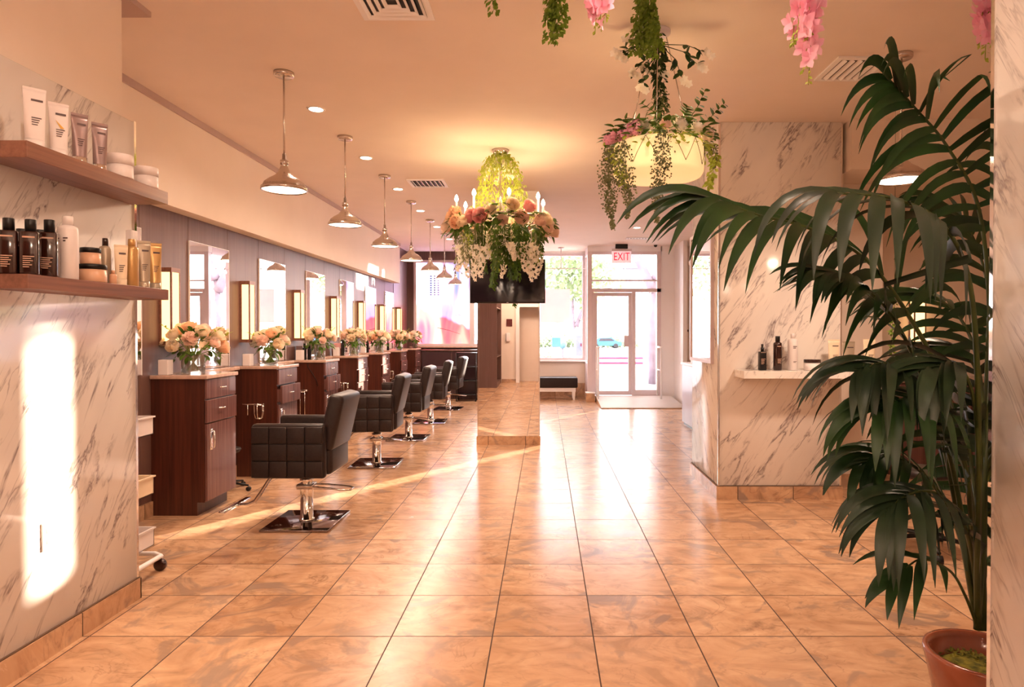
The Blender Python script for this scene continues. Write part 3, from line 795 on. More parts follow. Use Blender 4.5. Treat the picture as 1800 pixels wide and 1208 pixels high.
# wall mirrors and sconces
for k in range(-1, 6):
    y0 = 5.42+1.325*k; zb = 1.072
    t = thing('wall_mirror', (-2.98, y0+0.335, zb), 0,
              ('narrow slice of wall mirror just behind the marble wall edge' if k < 0 else 'rectangular frameless wall mirror over the stations, %s fully seen from the camera' % ords[k]), 'mirror', 'wall mirrors over the stations')
    MB().box(0.001, 0.012, -0.335, 0.335, 0, 1.08).build('glass', M['mirror'], t)
    m = MB(); m.box(0.001, 0.014, -0.339, -0.335, 0, 1.08); m.box(0.001, 0.014, 0.335, 0.339, 0, 1.08); m.box(0.001, 0.014, -0.339, 0.339, 1.08, 1.084)
    m.build('bevel_edge', M['white'], t)
def sconce_proto():
    t = thing('wall_sconce')
    m = MB(); a, b = 0.062, 0.1
    m.box(0, b, -a, a, 0.565, 0.60); m.box(0, b, -a, a, 0, 0.03)
    for y in (-a, a-0.012): m.box(b-0.012, b, y, y+0.012, 0.03, 0.565)
    m.box(0, 0.02, -a, -a+0.01, 0.03, 0.565); m.box(0, 0.02, a-0.01, a, 0.03, 0.565)
    m.build('frame', M['shelfwood'], t)
    MB().box(0.004, b-0.006, -a+0.005, a-0.005, 0.03, 0.565).build('diffuser', M['sconce'], t)
    return t
sp_ = sconce_proto()
for k in range(7):
    t = sp_ if k == 0 else copy_tree(sp_)
    t.location = (-2.98, 5.062+1.325*k, 1.29)
    tag(t, 'glowing tall wood-framed wall sconce, %s from the camera on the station wall' % ords[k], 'sconce', 'wall sconces between the mirrors')

# ------------------------------------------------------------------ chairs
def soft_box(m, x0, x1, y0, y1, z0, z1, bev, M_=None, seg=3): m.box(x0, x1, y0, y1, z0, z1, bev, seg, M_)
def chair_proto():
    t = thing('styling_chair')
    m = MB(); m.box(-0.24, 0.24, -0.26, 0.26, 0.0, 0.016, 0.005, 2); m.build('base_plate', M['basechrome'], t)
    m = MB(); m.lathe([(0.055, 0.016), (0.055, 0.028), (0.045, 0.03), (0.045, 0.30), (0.048, 0.305), (0.048, 0.33), (0.03, 0.335), (0.03, 0.39)], 24)
    m.build('hydraulic_column', M['chrome'], t)
    m = MB(); m.tube([(0.02, -0.04, 0.27), (0.14, -0.06, 0.265), (0.30, -0.075, 0.25), (0.335, -0.05, 0.245), (0.335, 0.03, 0.245), (0.30, 0.05, 0.25), (0.14, 0.045, 0.265), (0.02, 0.04, 0.27)], 0.0065)
    m.box(-0.06, 0.06, -0.055, 0.055, 0.25, 0.285, 0.008)
    m.build('pump_lever', M['steel'], t)
    m = MB(); m.tube([(-0.10, 0, 0.385), (-0.20, 0, 0.375), (-0.26, 0, 0.33), (-0.33, 0, 0.22), (-0.38, 0, 0.15), (-0.43, 0, 0.125), (-0.52, 0, 0.12)], 0.015)
    fr = m.build('footrest', M['steel'], t)
    MB().box(-0.545, -0.50, -0.21, 0.21, 0.112, 0.132, 0.006).build('foot_bar', M['chrome'], fr)
    # seat
    m = MB(); soft_box(m, -0.26, 0.21, -0.20, 0.20, 0.44, 0.56, 0.03); m.box(-0.2, 0.2, -0.18, 0.18, 0.385, 0.44, 0.01)
    m.build('seat', M['leather'], t)
    m = MB(); soft_box(m, 0.17, 0.25, -0.205, 0.205, 0.385, 0.60, 0.035)
    m.build('seat_back_roll', M['leather'], t)
    # armrests, quilted outside
    for s in (-1, 1):
        m = MB(); yo = 0.285*s; yi = 0.205*s
        ya, yb = sorted((yo-0.006*s, yi))
        m.box(-0.285, 0.225, ya, yb, 0.375, 0.755, 0.025, 3)
        nx, nz = 4, 3
        for i in range(nx):
            for j in range(nz):
                x0 = -0.278+i*(0.496/nx); x1 = x0+0.496/nx-0.004
                z0 = 0.385+j*(0.355/nz); z1 = z0+0.355/nz-0.004
                y0, y1 = sorted((yo-0.016*s, yo+0.004*s))
                m.box(x0, x1, y0, y1, z0, z1, 0.007, 2)
        a = m.build('armrest', M['leather'], t)
    # backrest leaning towards +x
    Mb = T(0.20, 0, 0.56) @ RY(R(13))
    m = MB(); b = bmesh.new()
    nx, nz = 10, 8
    m.box(-0.055, 0.055, -0.225, 0.225, 0.0, 0.40, 0.035, 4, Mb)
    m.build('backrest', M['leather'], t)
    m = MB()
    for yy in (-0.16, 0.16):
        m.box(-0.012, 0.012, yy-0.02, yy+0.02, -0.10, 0.08, 0.003, 1, T(0.20, 0, 0.56) @ RY(R(4)))
    m.build('back_bracket', M['steel'], t)
    return t
cp = chair_proto()
CH_POS = [(-1.745, 4.735, 0), (-1.775, 6.82, 2), (-1.785, 8.47, -1), (-1.77, 10.0, 3), (-1.755, 11.72, -4)]
clab = ['black quilted salon chair nearest the camera on a chrome square base', 'black quilted salon chair second from the camera', 'black quilted salon chair third from the camera, middle of the five',
        'black quilted salon chair fourth from the camera with a sunlit back', 'farthest black quilted salon chair, before the poster window']
for i, (x, y, a) in enumerate(CH_POS):
    t = cp if i == 0 else copy_tree(cp)
    t.location = (x, y, 0); t.rotation_euler = (0, 0, R(a))
    tag(t, clab[i], 'salon chair', 'styling chairs facing the mirrors')

# ------------------------------------------------------------------ flowers
def rose_mesh(name, m, layers=5, R0=0.05, seed=1, open_=1.0):
    rnd = random.Random(seed); mb = MB()
    for L in range(layers):
        f = (L+0.6)/layers; n = 3+L
        for k in range(n):
            a0 = 2*PI*k/n + L*0.9 + rnd.uniform(-0.1, 0.1)
            r = R0*(0.18+0.82*f); h = R0*(1.15-0.35*f*open_)
            wd = PI/n*1.35
            vs = []; nu, nv = 5, 4
            for i in range(nu+1):
                for j in range(nv+1):
                    u = -1+2*i/nu; v = j/nv
                    ang = a0+u*wd
                    prof = math.sin(v*PI*0.5)**0.6
                    rr = r*(0.25+0.75*prof) + R0*0.16*open_*f*max(0, v-0.7)*2.2
                    edge = 1-0.25*u*u
                    z = -R0*0.5*f + (h+R0*0.5*f)*v*edge
                    vs.append((rr*math.cos(ang), rr*math.sin(ang), z+rnd.uniform(-1, 1)*R0*0.02))
            fs = [(i*(nv+1)+j, (i+1)*(nv+1)+j, (i+1)*(nv+1)+j+1, i*(nv+1)+j+1) for i in range(nu) for j in range(nv)]
            mb._new(vs, fs, None, True)
    mb.ball((0, 0, R0*0.15), R0*0.42, 8, 6)
    me = bpy.data.meshes.new(name); mb.bm.to_mesh(me); mb.bm.free(); me.materials.append(m); return me
RM = {c: rose_mesh('rose_'+c, M[k], 5, 0.05, i, o) for i, (c, k, o) in enumerate((('cream', 'rosecream', 1), ('peach', 'rosepeach', 0.8), ('pink', 'rosepink', 0.9), ('blush', 'roseblush', 1.1)))}
def peony_mesh(name, m, seed):
    rnd = random.Random(seed); mb = MB()
    for i in range(46):
        t = i/46; th = math.acos(1-1.5*t); ph = i*2.399
        d = Vector((math.sin(th)*math.cos(ph), math.sin(th)*math.sin(ph), math.cos(th)))
        mb.leaf(d*0.018, (d+Vector((0, 0, 0.3))).normalized(), d.cross(Vector((0.3, 0.2, 1))).cross(d)+Vector((0, 0, .1)), 0.04, 0.036, -0.9, 3, 0.3)
    mb.ball((0, 0, 0), 0.03, 10, 8)
    me = bpy.data.meshes.new(name); mb.bm.to_mesh(me); mb.bm.free(); me.materials.append(m); return me
PM = {'cream': peony_mesh('peony_cream', M['whitepetal'], 1), 'peach': peony_mesh('peony_peach', M['roseblush'], 2), 'orange': peony_mesh('peony_orange', M['rosepeach'], 3), 'pink': peony_mesh('peony_pink', M['rosepink'], 4)}
def dir_rot(d): return d.to_track_quat('Z', 'Y').to_euler()

def bouquet(seed, nfl=12, rad=0.17, lab='', rz=0, loc=(0, 0, 0), tall=0.16):
    rnd = random.Random(seed)
    t = thing('flower_bouquet', loc, rz, lab, 'bouquet', 'bouquets on the stations')
    c = Vector((0, 0, tall+0.05))
    m = MB(); ms = MB()
    for i in range(nfl):
        th = math.acos(1-0.95*(i+0.5)/nfl); ph = i*2.399+seed
        d = Vector((math.sin(th)*math.cos(ph), math.sin(th)*math.sin(ph), math.cos(th)*0.85))
        p = c+Vector((d.x*rad, d.y*rad*0.9, d.z*rad*0.95))
        kind = rnd.random()
        me = RM['cream'] if kind < 0.42 else RM['peach'] if kind < 0.52 else RM['blush'] if kind < 0.70 else PM['cream'] if kind < 0.82 else PM['peach']
        part('flower_head', me, t, p, dir_rot(d+Vector((0, 0, 0.15))), rnd.uniform(0.85, 1.3))
        ms.tube([p, c*0.75+d*rad*0.25, Vector((-d.x*0.045, -d.y*0.045, 0.015))], 0.0028, 5)
    for i in range(30):
        a = rnd.uniform(0, 2*PI); b_ = a+2.6+rnd.uniform(-.6, .6)
        ms.tube([Vector((0.045*math.cos(b_), 0.045*math.sin(b_), 0.012)), Vector((0, 0, tall*0.55)), Vector((0.055*math.cos(a), 0.055*math.sin(a), tall+0.03))], 0.005, 5)
    ms.build('stems', M['stem'], t)
    for i in range(95):
        ph = rnd.uniform(0, 2*PI); el = rnd.uniform(-0.55, 1.1)
        d = Vector((math.cos(ph)*math.cos(el), math.sin(ph)*math.cos(el), math.sin(el)))
        p = c+d*rad*rnd.uniform(0.5, 0.95)
        m.leaf(p, (d+Vector((rnd.uniform(-.5, .5), rnd.uniform(-.5, .5), rnd.uniform(-.4, .3)))), Vector((0, 0, 1)), rnd.uniform(0.05, 0.1), rnd.uniform(0.025, 0.045), 0.5)
    m.build('foliage', M['leaf'], t)
    m = MB()
    for i in range(5):
        ph = rnd.uniform(0, 2*PI); d = Vector((math.cos(ph), math.sin(ph), rnd.uniform(0.3, 1.1))).normalized()
        p0 = c+d*rad*0.6; p1 = c+d*(rad+0.09)
        m.tube([p0, (p0+p1)/2+Vector((0, 0, 0.01)), p1], 0.0015, 4)
        for j in range(6):
            q_ = p0.lerp(p1, 0.4+0.6*j/5)
            m.leaf(q_, (d+Vector((rnd.uniform(-1, 1), rnd.uniform(-1, 1), rnd.uniform(-.5, 1))))*1, Vector((0, 0, 1)), 0.035, 0.016, 0.3, 3)
    m.build('filler_sprigs', M['leaflime'], t)
    return t
def vase(loc, r, h, bulge, lab):
    t = thing('glass_vase', loc, 0, lab, 'vase', 'glass vases on the stations')
    if bulge: pr = [(r*0.7, 0), (r*1.02, h*0.2), (r*1.05, h*0.4), (r*0.7, h*0.8), (r*0.78, h), (r*0.75, h), (r*0.66, h*0.8), (r*1.0, h*0.4), (r*0.97, h*0.22), (r*0.6, 0.008), (0.0001, 0.008)]
    else: pr = [(0.0001, 0), (r*0.96, 0), (r, 0.006), (r, h), (r-0.004, h), (r-0.004, 0.012), (0.0001, 0.012)]
    MB().lathe(pr, 28).build('glass', M['vaseglass'], t)
    return t
CT = 1.0655
vlabs = ['station nearest the camera', 'second station', 'third station', 'fourth station', 'fifth station', 'sixth station', 'seventh and last station']
for k in range(7):
    xv = [-2.775, -2.73, -2.70, -2.68, -2.66, -2.64, -2.62][k]; yv = CAB_Y[k]+0.22
    r, h, bl = [(0.085, 0.15, False), (0.075, 0.15, True), (0.062, 0.18, False), (0.062, 0.17, False), (0.065, 0.15, False), (0.062, 0.16, True), (0.06, 0.15, False)][k]
    vase((xv, yv, CT), r, h, bl, 'clear glass vase holding flowers on the '+vlabs[k])
    bouquet(11+k*7, [15, 11, 10, 10, 11, 11, 9][k], [0.20, 0.16, 0.165, 0.15, 0.15, 0.15, 0.13][k], 'cream and peach rose bouquet in vase on the '+vlabs[k], k*1.3, (xv, yv, CT+0.012), [0.13, 0.13, 0.15, 0.15, 0.13, 0.14, 0.13][k])
# small things on the worktops
def box_thing(name, loc, s, m, lab, cat, rz=0):
    o = MB().box(-s[0]/2, s[0]/2, -s[1]/2, s[1]/2, 0, s[2], 0.004, 1, smooth=False).build(name, m); o.location = loc; o.rotation_euler = (0, 0, rz)
    return tag(o, lab, cat)
def bottle(name, loc, r, h, m, capm, lab, cat='bottle', cap_r=0.6, cap_h=0.25, group=None, square=False, ink=None, n=20, spray=False):
    t = thing(name, loc, 0, lab, cat, group)
    bh = h*(1-cap_h)
    if square:
        MB().box(-r, r, -r, r, 0, bh, r*0.18, 2).build('body', m, t)
    else:
        MB().lathe([(0.0001, 0), (r*0.94, 0), (r, r*0.08), (r, bh-r*0.55), (r*0.93, bh-r*0.22), (r*cap_r*1.05, bh-r*0.02), (r*cap_r, bh)], n).build('body', m, t)
    if spray: pr = [(r*cap_r*0.8, 0), (r*cap_r*0.8, h*cap_h*0.5), (r*cap_r*0.55, h*cap_h*0.55), (r*cap_r*0.6, h*cap_h), (0.0001, h*cap_h)]
    else: pr = [(r*cap_r, 0), (r*cap_r, h*cap_h*0.96), (r*cap_r*0.92, h*cap_h), (0.0001, h*cap_h)]
    MB().lathe(pr, n, c=(0, 0, bh+0.0005)).build('cap', capm, t)
    return t
for k in range(7):
    y = CAB_Y[k]+0.035
    box_thing('tissue_box', (-2.885+0.02*(k > 0), y, CT), (0.075, 0.075, 0.115), M['whiteplastic'], 'white upright box beside the bouquet on the '+vlabs[k], 'box')
for k, dx, dy, s, nm in ((2, -0.17, 0.14, 1.0, 'thin black bottle behind the white box on the third station'), (2, -0.12, 0.16, 0.9, 'second thin black bottle beside the vase on the third station'),
                         (3, -0.12, 0.10, 1.15, 'black bottle left of the vase on the fourth station'), (4, -0.15, 0.14, 1.0, 'black bottle left of the vase on the fifth station'), (5, -0.14, 0.12, 1.0, 'dark bottle left of the vase on the sixth station')):
    bottle('spray_bottle', (-2.68+dx, CAB_Y[k]+dy, CT), 0.022, 0.19*s, M['black'], M['black'], nm)
box_thing('makeup_case', (-2.88, CAB_Y[3]+0.14, CT), (0.14, 0.11, 0.10), M['cabfront'], 'mauve box with pink case on top, fourth station', 'case')
box_thing('makeup_pouch', (-2.88, CAB_Y[3]+0.14, CT+0.101), (0.09, 0.08, 0.07), M['rosepink'], 'pale pink pouch on the mauve box, fourth station', 'pouch')
box_thing('appliance_box', (-2.92, CAB_Y[2]+0.20, CT), (0.08, 0.09, 0.16), M['silvertube'], 'greyish box standing behind the bottles on the third station', 'box')

# dark cabinetry under the poster
ec = thing('low_cabinet', (-1.93, 13.4, 0), 0, 'dark low cabinet with two glossy doors under the poster window', 'cabinet')
m = MB(); m.box(-0.62, 0.62, 0, 0.44, 0.08, 1.0); m.box(-0.60, 0.60, 0.04, 0.44, 0, 0.08); m.build('carcass', M['darkpanel'], ec)
gl = m_plain('gloss_dark_panel', (70, 52, 56), 0.1, 4)
for s in (-1, 1):
    d = MB().box(s*0.31-0.30, s*0.31+0.30, -0.02, 0.0, 0.09, 0.985, 0.003, 1, smooth=False).build('door', gl, ec)
    MB().tube([(s*0.06, -0.022, 0.45), (s*0.06, -0.045, 0.46), (s*0.06, -0.045, 0.6), (s*0.06, -0.022, 0.61)], 0.006).build('handle', M['steel'], d)
MB().box(-0.64, 0.64, -0.03, 0.45, 1.0, 1.025, 0.003, 1).build('worktop', M['darkpanel'], ec)
# dark rack trolley in front of it
dt = thing('equipment_trolley', (-1.58, 13.1, 0), 0, 'dark open trolley on casters right of the far salon chair', 'trolley')
m = MB()
for x in (-0.2, 0.2):
    for y in (-0.15, 0.15): m.tube([(x, y, 0.06), (x, y, 0.98)], 0.012)
m.build('frame', M['black'], dt)
for z in (0.12, 0.4, 0.68, 0.96): MB().box(-0.21, 0.21, -0.16, 0.16, z, z+0.02, 0.003, 1).build('shelf', M['black'], dt)
for x in (-0.19, 0.19):
    for y in (-0.14, 0.14): MB().lathe([(0.028, -0.011), (0.03, 0), (0.028, 0.011)], 12, M=T(x, y, 0.03) @ RY(PI/2)).build('caster', M['rubber'], dt)

# white three-tier trolley at the end of the marble wall
def trolley(loc, lab, rz=0):
    t = thing('tray_trolley', loc, rz, lab, 'trolley')
    for z, nm in ((0.80, 0), (0.455, 1), (0.155, 2)):
        m = MB(); a, b, h = 0.17, 0.15, 0.105
        out = [(-a, -b), (a, -b), (a, b), (-a, b)]
        m.box(-a, a, -b, b, z, z+0.004)
        for x0, x1, y0, y1 in ((-a, a, -b, -b+0.004), (-a, a, b-0.004, b), (-a, -a+0.004, -b, b), (a-0.004, a, -b, b)): m.box(x0, x1, y0, y1, z, z+h)
        m.box(-a-0.008, a+0.008, -b-0.008, -b, z+h-0.008, z+h); m.box(-a-0.008, a+0.008, b, b+0.008, z+h-0.008, z+h); m.box(a, a+0.008, -b, b, z+h-0.008, z+h); m.box(-a-0.008, -a, -b, b, z+h-0.008, z+h)
        m.build('tray', M['cream'] if nm == 1 else M['whiteplastic'], t)
    m = MB()
    for y in (-0.165, 0.165): m.tube([(-0.19, y, 0.09), (-0.19, y, 0.94)], 0.011); 
    m.tube([(-0.19, -0.165, 0.94), (-0.19, 0.165, 0.94)], 0.011)
    m.build('frame', M['white'], t)
    m = MB(); m.tube([(-0.19, -0.19, 0.09), (0.15, -0.19, 0.09), (0.21, -0.15, 0.09), (0.21, 0.15, 0.09), (0.15, 0.19, 0.09), (-0.19, 0.19, 0.09)], 0.014, closed=True); m.build('base_ring', M['white'], t)
    for x in (-0.17, 0.2):
        for y in (-0.16, 0.16):
            c = MB().lathe([(0.026, -0.014), (0.034, -0.012), (0.034, 0.012), (0.026, 0.014)], 16, M=T(x, y, 0.034) @ RX(PI/2)).build('caster', M['amber'], t)
            MB().tube([(x, y+0.017, 0.034), (x, y+0.017, 0.07), (x, y, 0.08)], 0.005).build('fork', M['white'], c)
    for i in range(4):
        MB().cyl((0.04+0.03*i-0.06, -0.1+0.05*i, 0.804), 0.018, 0.12, 12).build('tray_item', M['black'] if i % 2 else M['goldtube'], t)
    return t
trolley((-2.44, 3.60, 0), 'white three-tray trolley on casters peeking out behind the marble wall')
# black caster stools
def stool(loc, lab, rz=0.3, h=0.52):
    t = thing('rolling_stool', loc, rz, lab, 'stool')
    MB().lathe([(0.0001, h-0.05), (0.15, h-0.05), (0.17, h-0.02), (0.16, h), (0.0001, h+0.005)], 28).build('seat', M['leather'], t)
    MB().tube([(0, 0, 0.08), (0, 0, h-0.05)], 0.022).build('gas_lift', M['chrome'], t)
    for k in range(5):
        a = 2*PI*k/5; d = Vector((math.cos(a), math.sin(a), 0))
        leg = MB().tube([Vector((0, 0, 0.10)), d*0.14+Vector((0, 0, 0.09)), d*0.27+Vector((0, 0, 0.068))], 0.018, r1=0.012).build('leg', M['black'], t)
        MB().lathe([(0.018, -0.02), (0.027, -0.018), (0.027, 0.018), (0.018, 0.02)], 14, M=T(d.x*0.27, d.y*0.27, 0.028) @ RZ(a) @ RX(PI/2)).build('caster', M['rubber'], leg)
    return t
stool((-2.79, 5.66, 0), 'black rolling stool behind the nearest cabinet, only a caster showing', 0.0).scale = (0.72, 0.72, 0.72)
stool((2.42, 4.12, 0), 'dark rolling stool on the floor behind the palm', 0.7)

# bench under the front window
bn = thing('waiting_bench', (0.10, 13.45, 0), 0, 'long dark upholstered bench with white legs under the front window', 'bench')
m = MB(); m.box(-0.57, 0.57, -0.22, 0.24, 0.25, 0.46, 0.025, 3); m.build('cushion', M['leather'], bn)
MB().box(-0.53, 0.53, -0.19, 0.21, 0.17, 0.25).build('seat_frame', M['white'], bn)
for x in (-0.49, 0.49):
    for y in (-0.16, 0.18):
        MB().lathe([(0.028, 0), (0.045, 0.18)], 4, M=T(x, y, 0) @ RZ(PI/4), smooth=False).build('leg', M['white'], bn)

# reception desk and what stands on it
rd = thing('reception_desk', (2.5, 8.7, 0), 0, 'lilac grey reception desk glimpsed left of the marble column', 'desk')
MB().box(-0.42, 0.4, -1.2, 1.12, 0.04, 0.90, 0.004, 1).build('front_panel', m_plain('lilac_laminate', (186, 178, 190), 0.3, 3), rd)
MB().box(-0.40, 0.4, -1.18, 1.1, 0, 0.04).build('plinth', M['black'], rd)
MB().box(-0.44, 0.42, -1.22, 1.14, 0.90, 0.935, 0.004, 1).build('worktop', M['white'], rd)
rb = thing('desk_display', (2.28, 9.45, 0.936), 0, 'red topped display on the reception desk', 'display')
MB().box(-0.14, 0.14, -0.06, 0.06, 0, 0.30, 0.004, 1).build('white_stand', M['white'], rb)
MB().lathe([(0.15, 0.30), (0.12, 0.33), (0.05, 0.40), (0.0001, 0.41)], 4, M=RZ(PI/4)).build('red_cone', M['red'], rb)
pl = tag(MB().box(-0.06, 0.06, -0.01, 0, -0.022, 0.022).build('door_plate', M['ink']), 'small dark plate on the wall above the red display', 'plate'); pl.location = (2.84, 13.099, 1.42)
# glass framed mirror on the column's left face
wm = thing('framed_mirror', (1.443, 5.93, 1.12), 0, 'tall white framed mirror on the left face of the marble column', 'mirror')
MB().box(-0.018, 0.0, -0.37, 0.37, 0.03, 1.16).build('glass', M['mirror'], wm)
m = MB()
m.box(-0.03, 0, -0.40, 0.40, 0, 0.03); m.box(-0.03, 0, -0.40, 0.40, 1.16, 1.19); m.box(-0.03, 0, -0.40, -0.37, 0.03, 1.16); m.box(-0.03, 0, 0.37, 0.40, 0.03, 1.16)
m.build('frame', M['alu'], wm)
# track spots near the reception
for i, (x, y) in enumerate(((2.72, 12.0), (2.86, 11.6))):
    t = thing('ceiling_spot', (x, y, CE), 0, ['cream ceiling spotlight right of the door, farther one', 'cream ceiling spotlight right of the door, nearer one'][i], 'spotlight')
    MB().tube([(0, 0, 0), (0, 0, -0.34)], 0.008).build('stem', M['alu'], t)
    MB().lathe([(0.03, -0.34), (0.06, -0.42), (0.06, -0.5), (0.0001, -0.49)], 14).build('head', M['cream'], t)

# power outlet on the marble wall
ol = thing('wall_outlet', (-2.127, 2.76, 0.52), 0, 'white power outlet in the sun patch on the left marble wall', 'outlet')
MB().box(0, 0.006, -0.035, 0.035, -0.06, 0.06, 0.002, 1).build('cover_plate', M['whiteplastic'], ol)
for z in (-0.022, 0.022): MB().box(0.006, 0.0075, -0.012, 0.012, z-0.012, z+0.012, 0.0005, 1).build('socket', M['alu'], ol)
# ------------------------------------------------------------------ foliage helpers
def strand_pts(p0, L, rnd, sway=0.03, n=10, lean=(0, 0)):
    pts = []; a, b = rnd.uniform(0, 6), rnd.uniform(0, 6)
    for i in range(n+1):
        t = i/n
        pts.append(Vector((p0[0]+lean[0]*t+sway*(math.sin(a+t*4)-math.sin(a))*t, p0[1]+lean[1]*t+sway*(math.cos(b+t*4)-math.cos(b))*t, p0[2]-L*t)))
    return pts
def along(pts, t):
    f = t*(len(pts)-1); i = min(int(f), len(pts)-2); return pts[i].lerp(pts[i+1], f-i)
def vine(mb, pts, n, size, spread, rnd, w=0.6, taper=True, down=0.5):
    mb.tube(pts, 0.0022, 4, r1=0.001)
    for i in range(n):
        t = rnd.random()**0.9; p = along(pts, t); s = spread*(1-0.6*t if taper else 1)
        ph = rnd.uniform(0, 2*PI); o = Vector((math.cos(ph), math.sin(ph), rnd.uniform(-0.9, 0.4)))
        q_ = p+o*s*rnd.uniform(0.1, 1)
        mb.leaf(q_, o+Vector((0, 0, -down)), Vector((math.sin(ph), math.cos(ph), 0.8)), size*rnd.uniform(0.6, 1.2), size*w, 0.5, 2, 0.2)
def breath(mb, pts, n, size, spread, rnd):     # clouds of tiny buds on fine stems
    mb.tube(pts, 0.002, 4, r1=0.001)
    for i in range(n):
        t = rnd.random(); p = along(pts, t)
        env = spread*(0.35+0.65*math.sin(PI*min(1, t*1.15+0.05))**0.7)*(1-0.5*t)
        ph = rnd.uniform(0, 2*PI); o = Vector((math.cos(ph), math.sin(ph), -rnd.uniform(0.2, 1.0)))
        q_ = p+o*env*rnd.uniform(0.2, 1)
        mb._new([p, q_, q_+Vector((0.0012, 0.0012, 0))], [(0, 1, 2)])
        mb.ball(q_, size*rnd.uniform(0.6, 1.1), 5, 3)
def blossom(mb, p, d, s, rnd, n=5):
    d = d.normalized(); a = d.orthogonal().normalized(); b = d.cross(a)
    for k in range(n):
        an = 2*PI*k/n+rnd.uniform(-.2, .2); o = a*math.cos(an)+b*math.sin(an)
        mb.leaf(p, o+d*0.5, d, s, s*0.75, 0.25, 3, 0.12)

# ------------------------------------------------------------------ floral chandelier
cx, cy = -0.425, 6.21
ch = thing('chandelier', (cx, cy, 0), 0, 'candle ring chandelier hanging in the middle of the salon inside its flowers', 'chandelier')
MB().lathe([(0.0001, CE-0.04), (0.07, CE-0.035), (0.085, CE)], 24).build('canopy', M['steel'], ch)
MB().tube([(0, 0, CE-0.02), (0, 0, 2.30)], 0.012).build('stem', M['steel'], ch)
m = MB(); m.tube([(0.42*math.cos(a*PI/20), 0.42*math.sin(a*PI/20), 2.46) for a in range(40)], 0.014, closed=True)
m.build('ring', M['steel'], ch)
for k in range(8):
    a = k*PI/4+0.25; c, s = math.cos(a), math.sin(a)
    ar = MB().tube([(0, 0, 2.36), (0.15*c, 0.15*s, 2.33), (0.3*c, 0.3*s, 2.37), (0.42*c, 0.42*s, 2.46)], 0.008).build('arm', M['steel'], ch)
    cn = MB().lathe([(0.026, 2.47), (0.028, 2.49), (0.011, 2.492), (0.011, 2.615), (0.0001, 2.617)], 12, c=(0.42*c, 0.42*s, 0)).build('candle', M['whiteplastic'], ch)
    if k % 2: lamp('candle_light', (cx+0.47*c, cy+0.47*s, 2.70), 4.5, (1.0, 0.66, 0.36), 0.03)
    fl = MB().lathe([(0.0001, 2.615), (0.012, 2.622), (0.019, 2.640), (0.012, 2.668), (0.0001, 2.685)], 10, c=(0.42*c, 0.42*s, 0)).build('flame_bulb', M['flame'], cn)
lamp('chandelier_light', (cx, cy, 2.68), 9, (1.0, 0.62, 0.30), 0.05)

rnd = random.Random(5)
fg = thing('floral_garland', (cx, cy, 0), 0, 'garland of peach and pink roses with trailing greenery wrapped on the chandelier', 'garland')
kinds = [RM['peach'], RM['blush'], PM['orange'], RM['pink'], PM['peach'], RM['cream'], PM['pink']]
N = 34
for i in range(N):
    a = 2*PI*i/N; c, s = math.cos(a), math.sin(a)
    left = c < -0.45
    me = rnd.choice([RM['peach'], RM['peach'], PM['orange'], RM['blush'], RM['cream']]) if left else rnd.choice([RM['pink'], RM['peach'], RM['pink'], RM['blush'], RM['cream'], RM['blush'], PM['pink']])
    r = 0.45+rnd.uniform(-0.03, 0.05); z = 2.44+rnd.uniform(-0.075, 0.07)
    part('flower_head', me, fg, (r*c, r*s, z), dir_rot(Vector((c, s, rnd.uniform(-0.1, 0.7)))), rnd.uniform(1.0, 1.45))
m = MB()
for i in range(230):
    a = rnd.uniform(0, 2*PI); c, s = math.cos(a), math.sin(a); r = rnd.uniform(0.38, 0.50)
    d = Vector((c+rnd.uniform(-.8, .8), s+rnd.uniform(-.8, .8), rnd.uniform(-0.9, 0.5)))
    m.leaf(Vector((r*c, r*s, 2.43+rnd.uniform(-0.09, 0.07))), d, Vector((0, 0, 1)), rnd.uniform(0.07, 0.13), rnd.uniform(0.04, 0.065), 0.5)
m.build('ring_foliage', M['leaf'], fg)
for i in range(9):        # greenery cascading from the ceiling plate to the ring
    a = 2*PI*i/9+0.2; c, s = math.cos(a), math.sin(a)
    pts = [Vector((0.05*c, 0.05*s, 3.10)), Vector((0.12*c, 0.12*s, 3.03)), Vector((0.165*c, 0.165*s, 2.93)), Vector((0.185*c, 0.185*s, 2.8)), Vector((0.21*c, 0.21*s, 2.68)), Vector((0.25*c, 0.25*s, 2.56)), Vector((0.34*c, 0.34*s, 2.49))]
    m = MB(); vine(m, pts, 230, 0.034, 0.045, rnd, 0.5, False, 1.0)
    m.build('cascade_vine', M['leaflime'], fg)
m = MB()
for i in range(60):
    a = rnd.uniform(0, 2*PI); r = rnd.uniform(0.03, 0.17); z = 3.08-r*0.9-rnd.uniform(0, 0.1)
    p = Vector((r*math.cos(a), r*math.sin(a), z)); blossom(m, p, Vector((math.cos(a), math.sin(a), 0.1)), 0.03, rnd)
m.build('small_white_blossoms', M['whitepetal'], fg)
for i in range(26):       # hanging greenery below the ring
    a = 2*PI*i/26+rnd.uniform(-.1, .1); c, s = math.cos(a), math.sin(a); r = rnd.choice([0.42, 0.36, 0.25])
    L = rnd.uniform(0.22, 0.42); mm = rnd.choice(['leaf', 'leaf', 'leaflime', 'sage'])
    m = MB(); vine(m, strand_pts((r*c, r*s, 2.40), L, rnd, 0.02, lean=(-0.04*c, -0.04*s)), 120, 0.04, 0.04, rnd, 0.35, False, 1.1)
    m.build('hanging_vine', M[mm], fg)
for (x, y, L) in ((-0.02, -0.30, 0.60), (0.06, -0.2, 0.50), (-0.16, -0.25, 0.44), (0.13, -0.28, 0.52), (0.22, -0.22, 0.38)):
    m = MB(); vine(m, strand_pts((x, y, 2.40), L, rnd, 0.03), 210, 0.045, 0.045, rnd, 0.5, True, 0.9); m.build('hanging_vine', M['leaf'], fg)
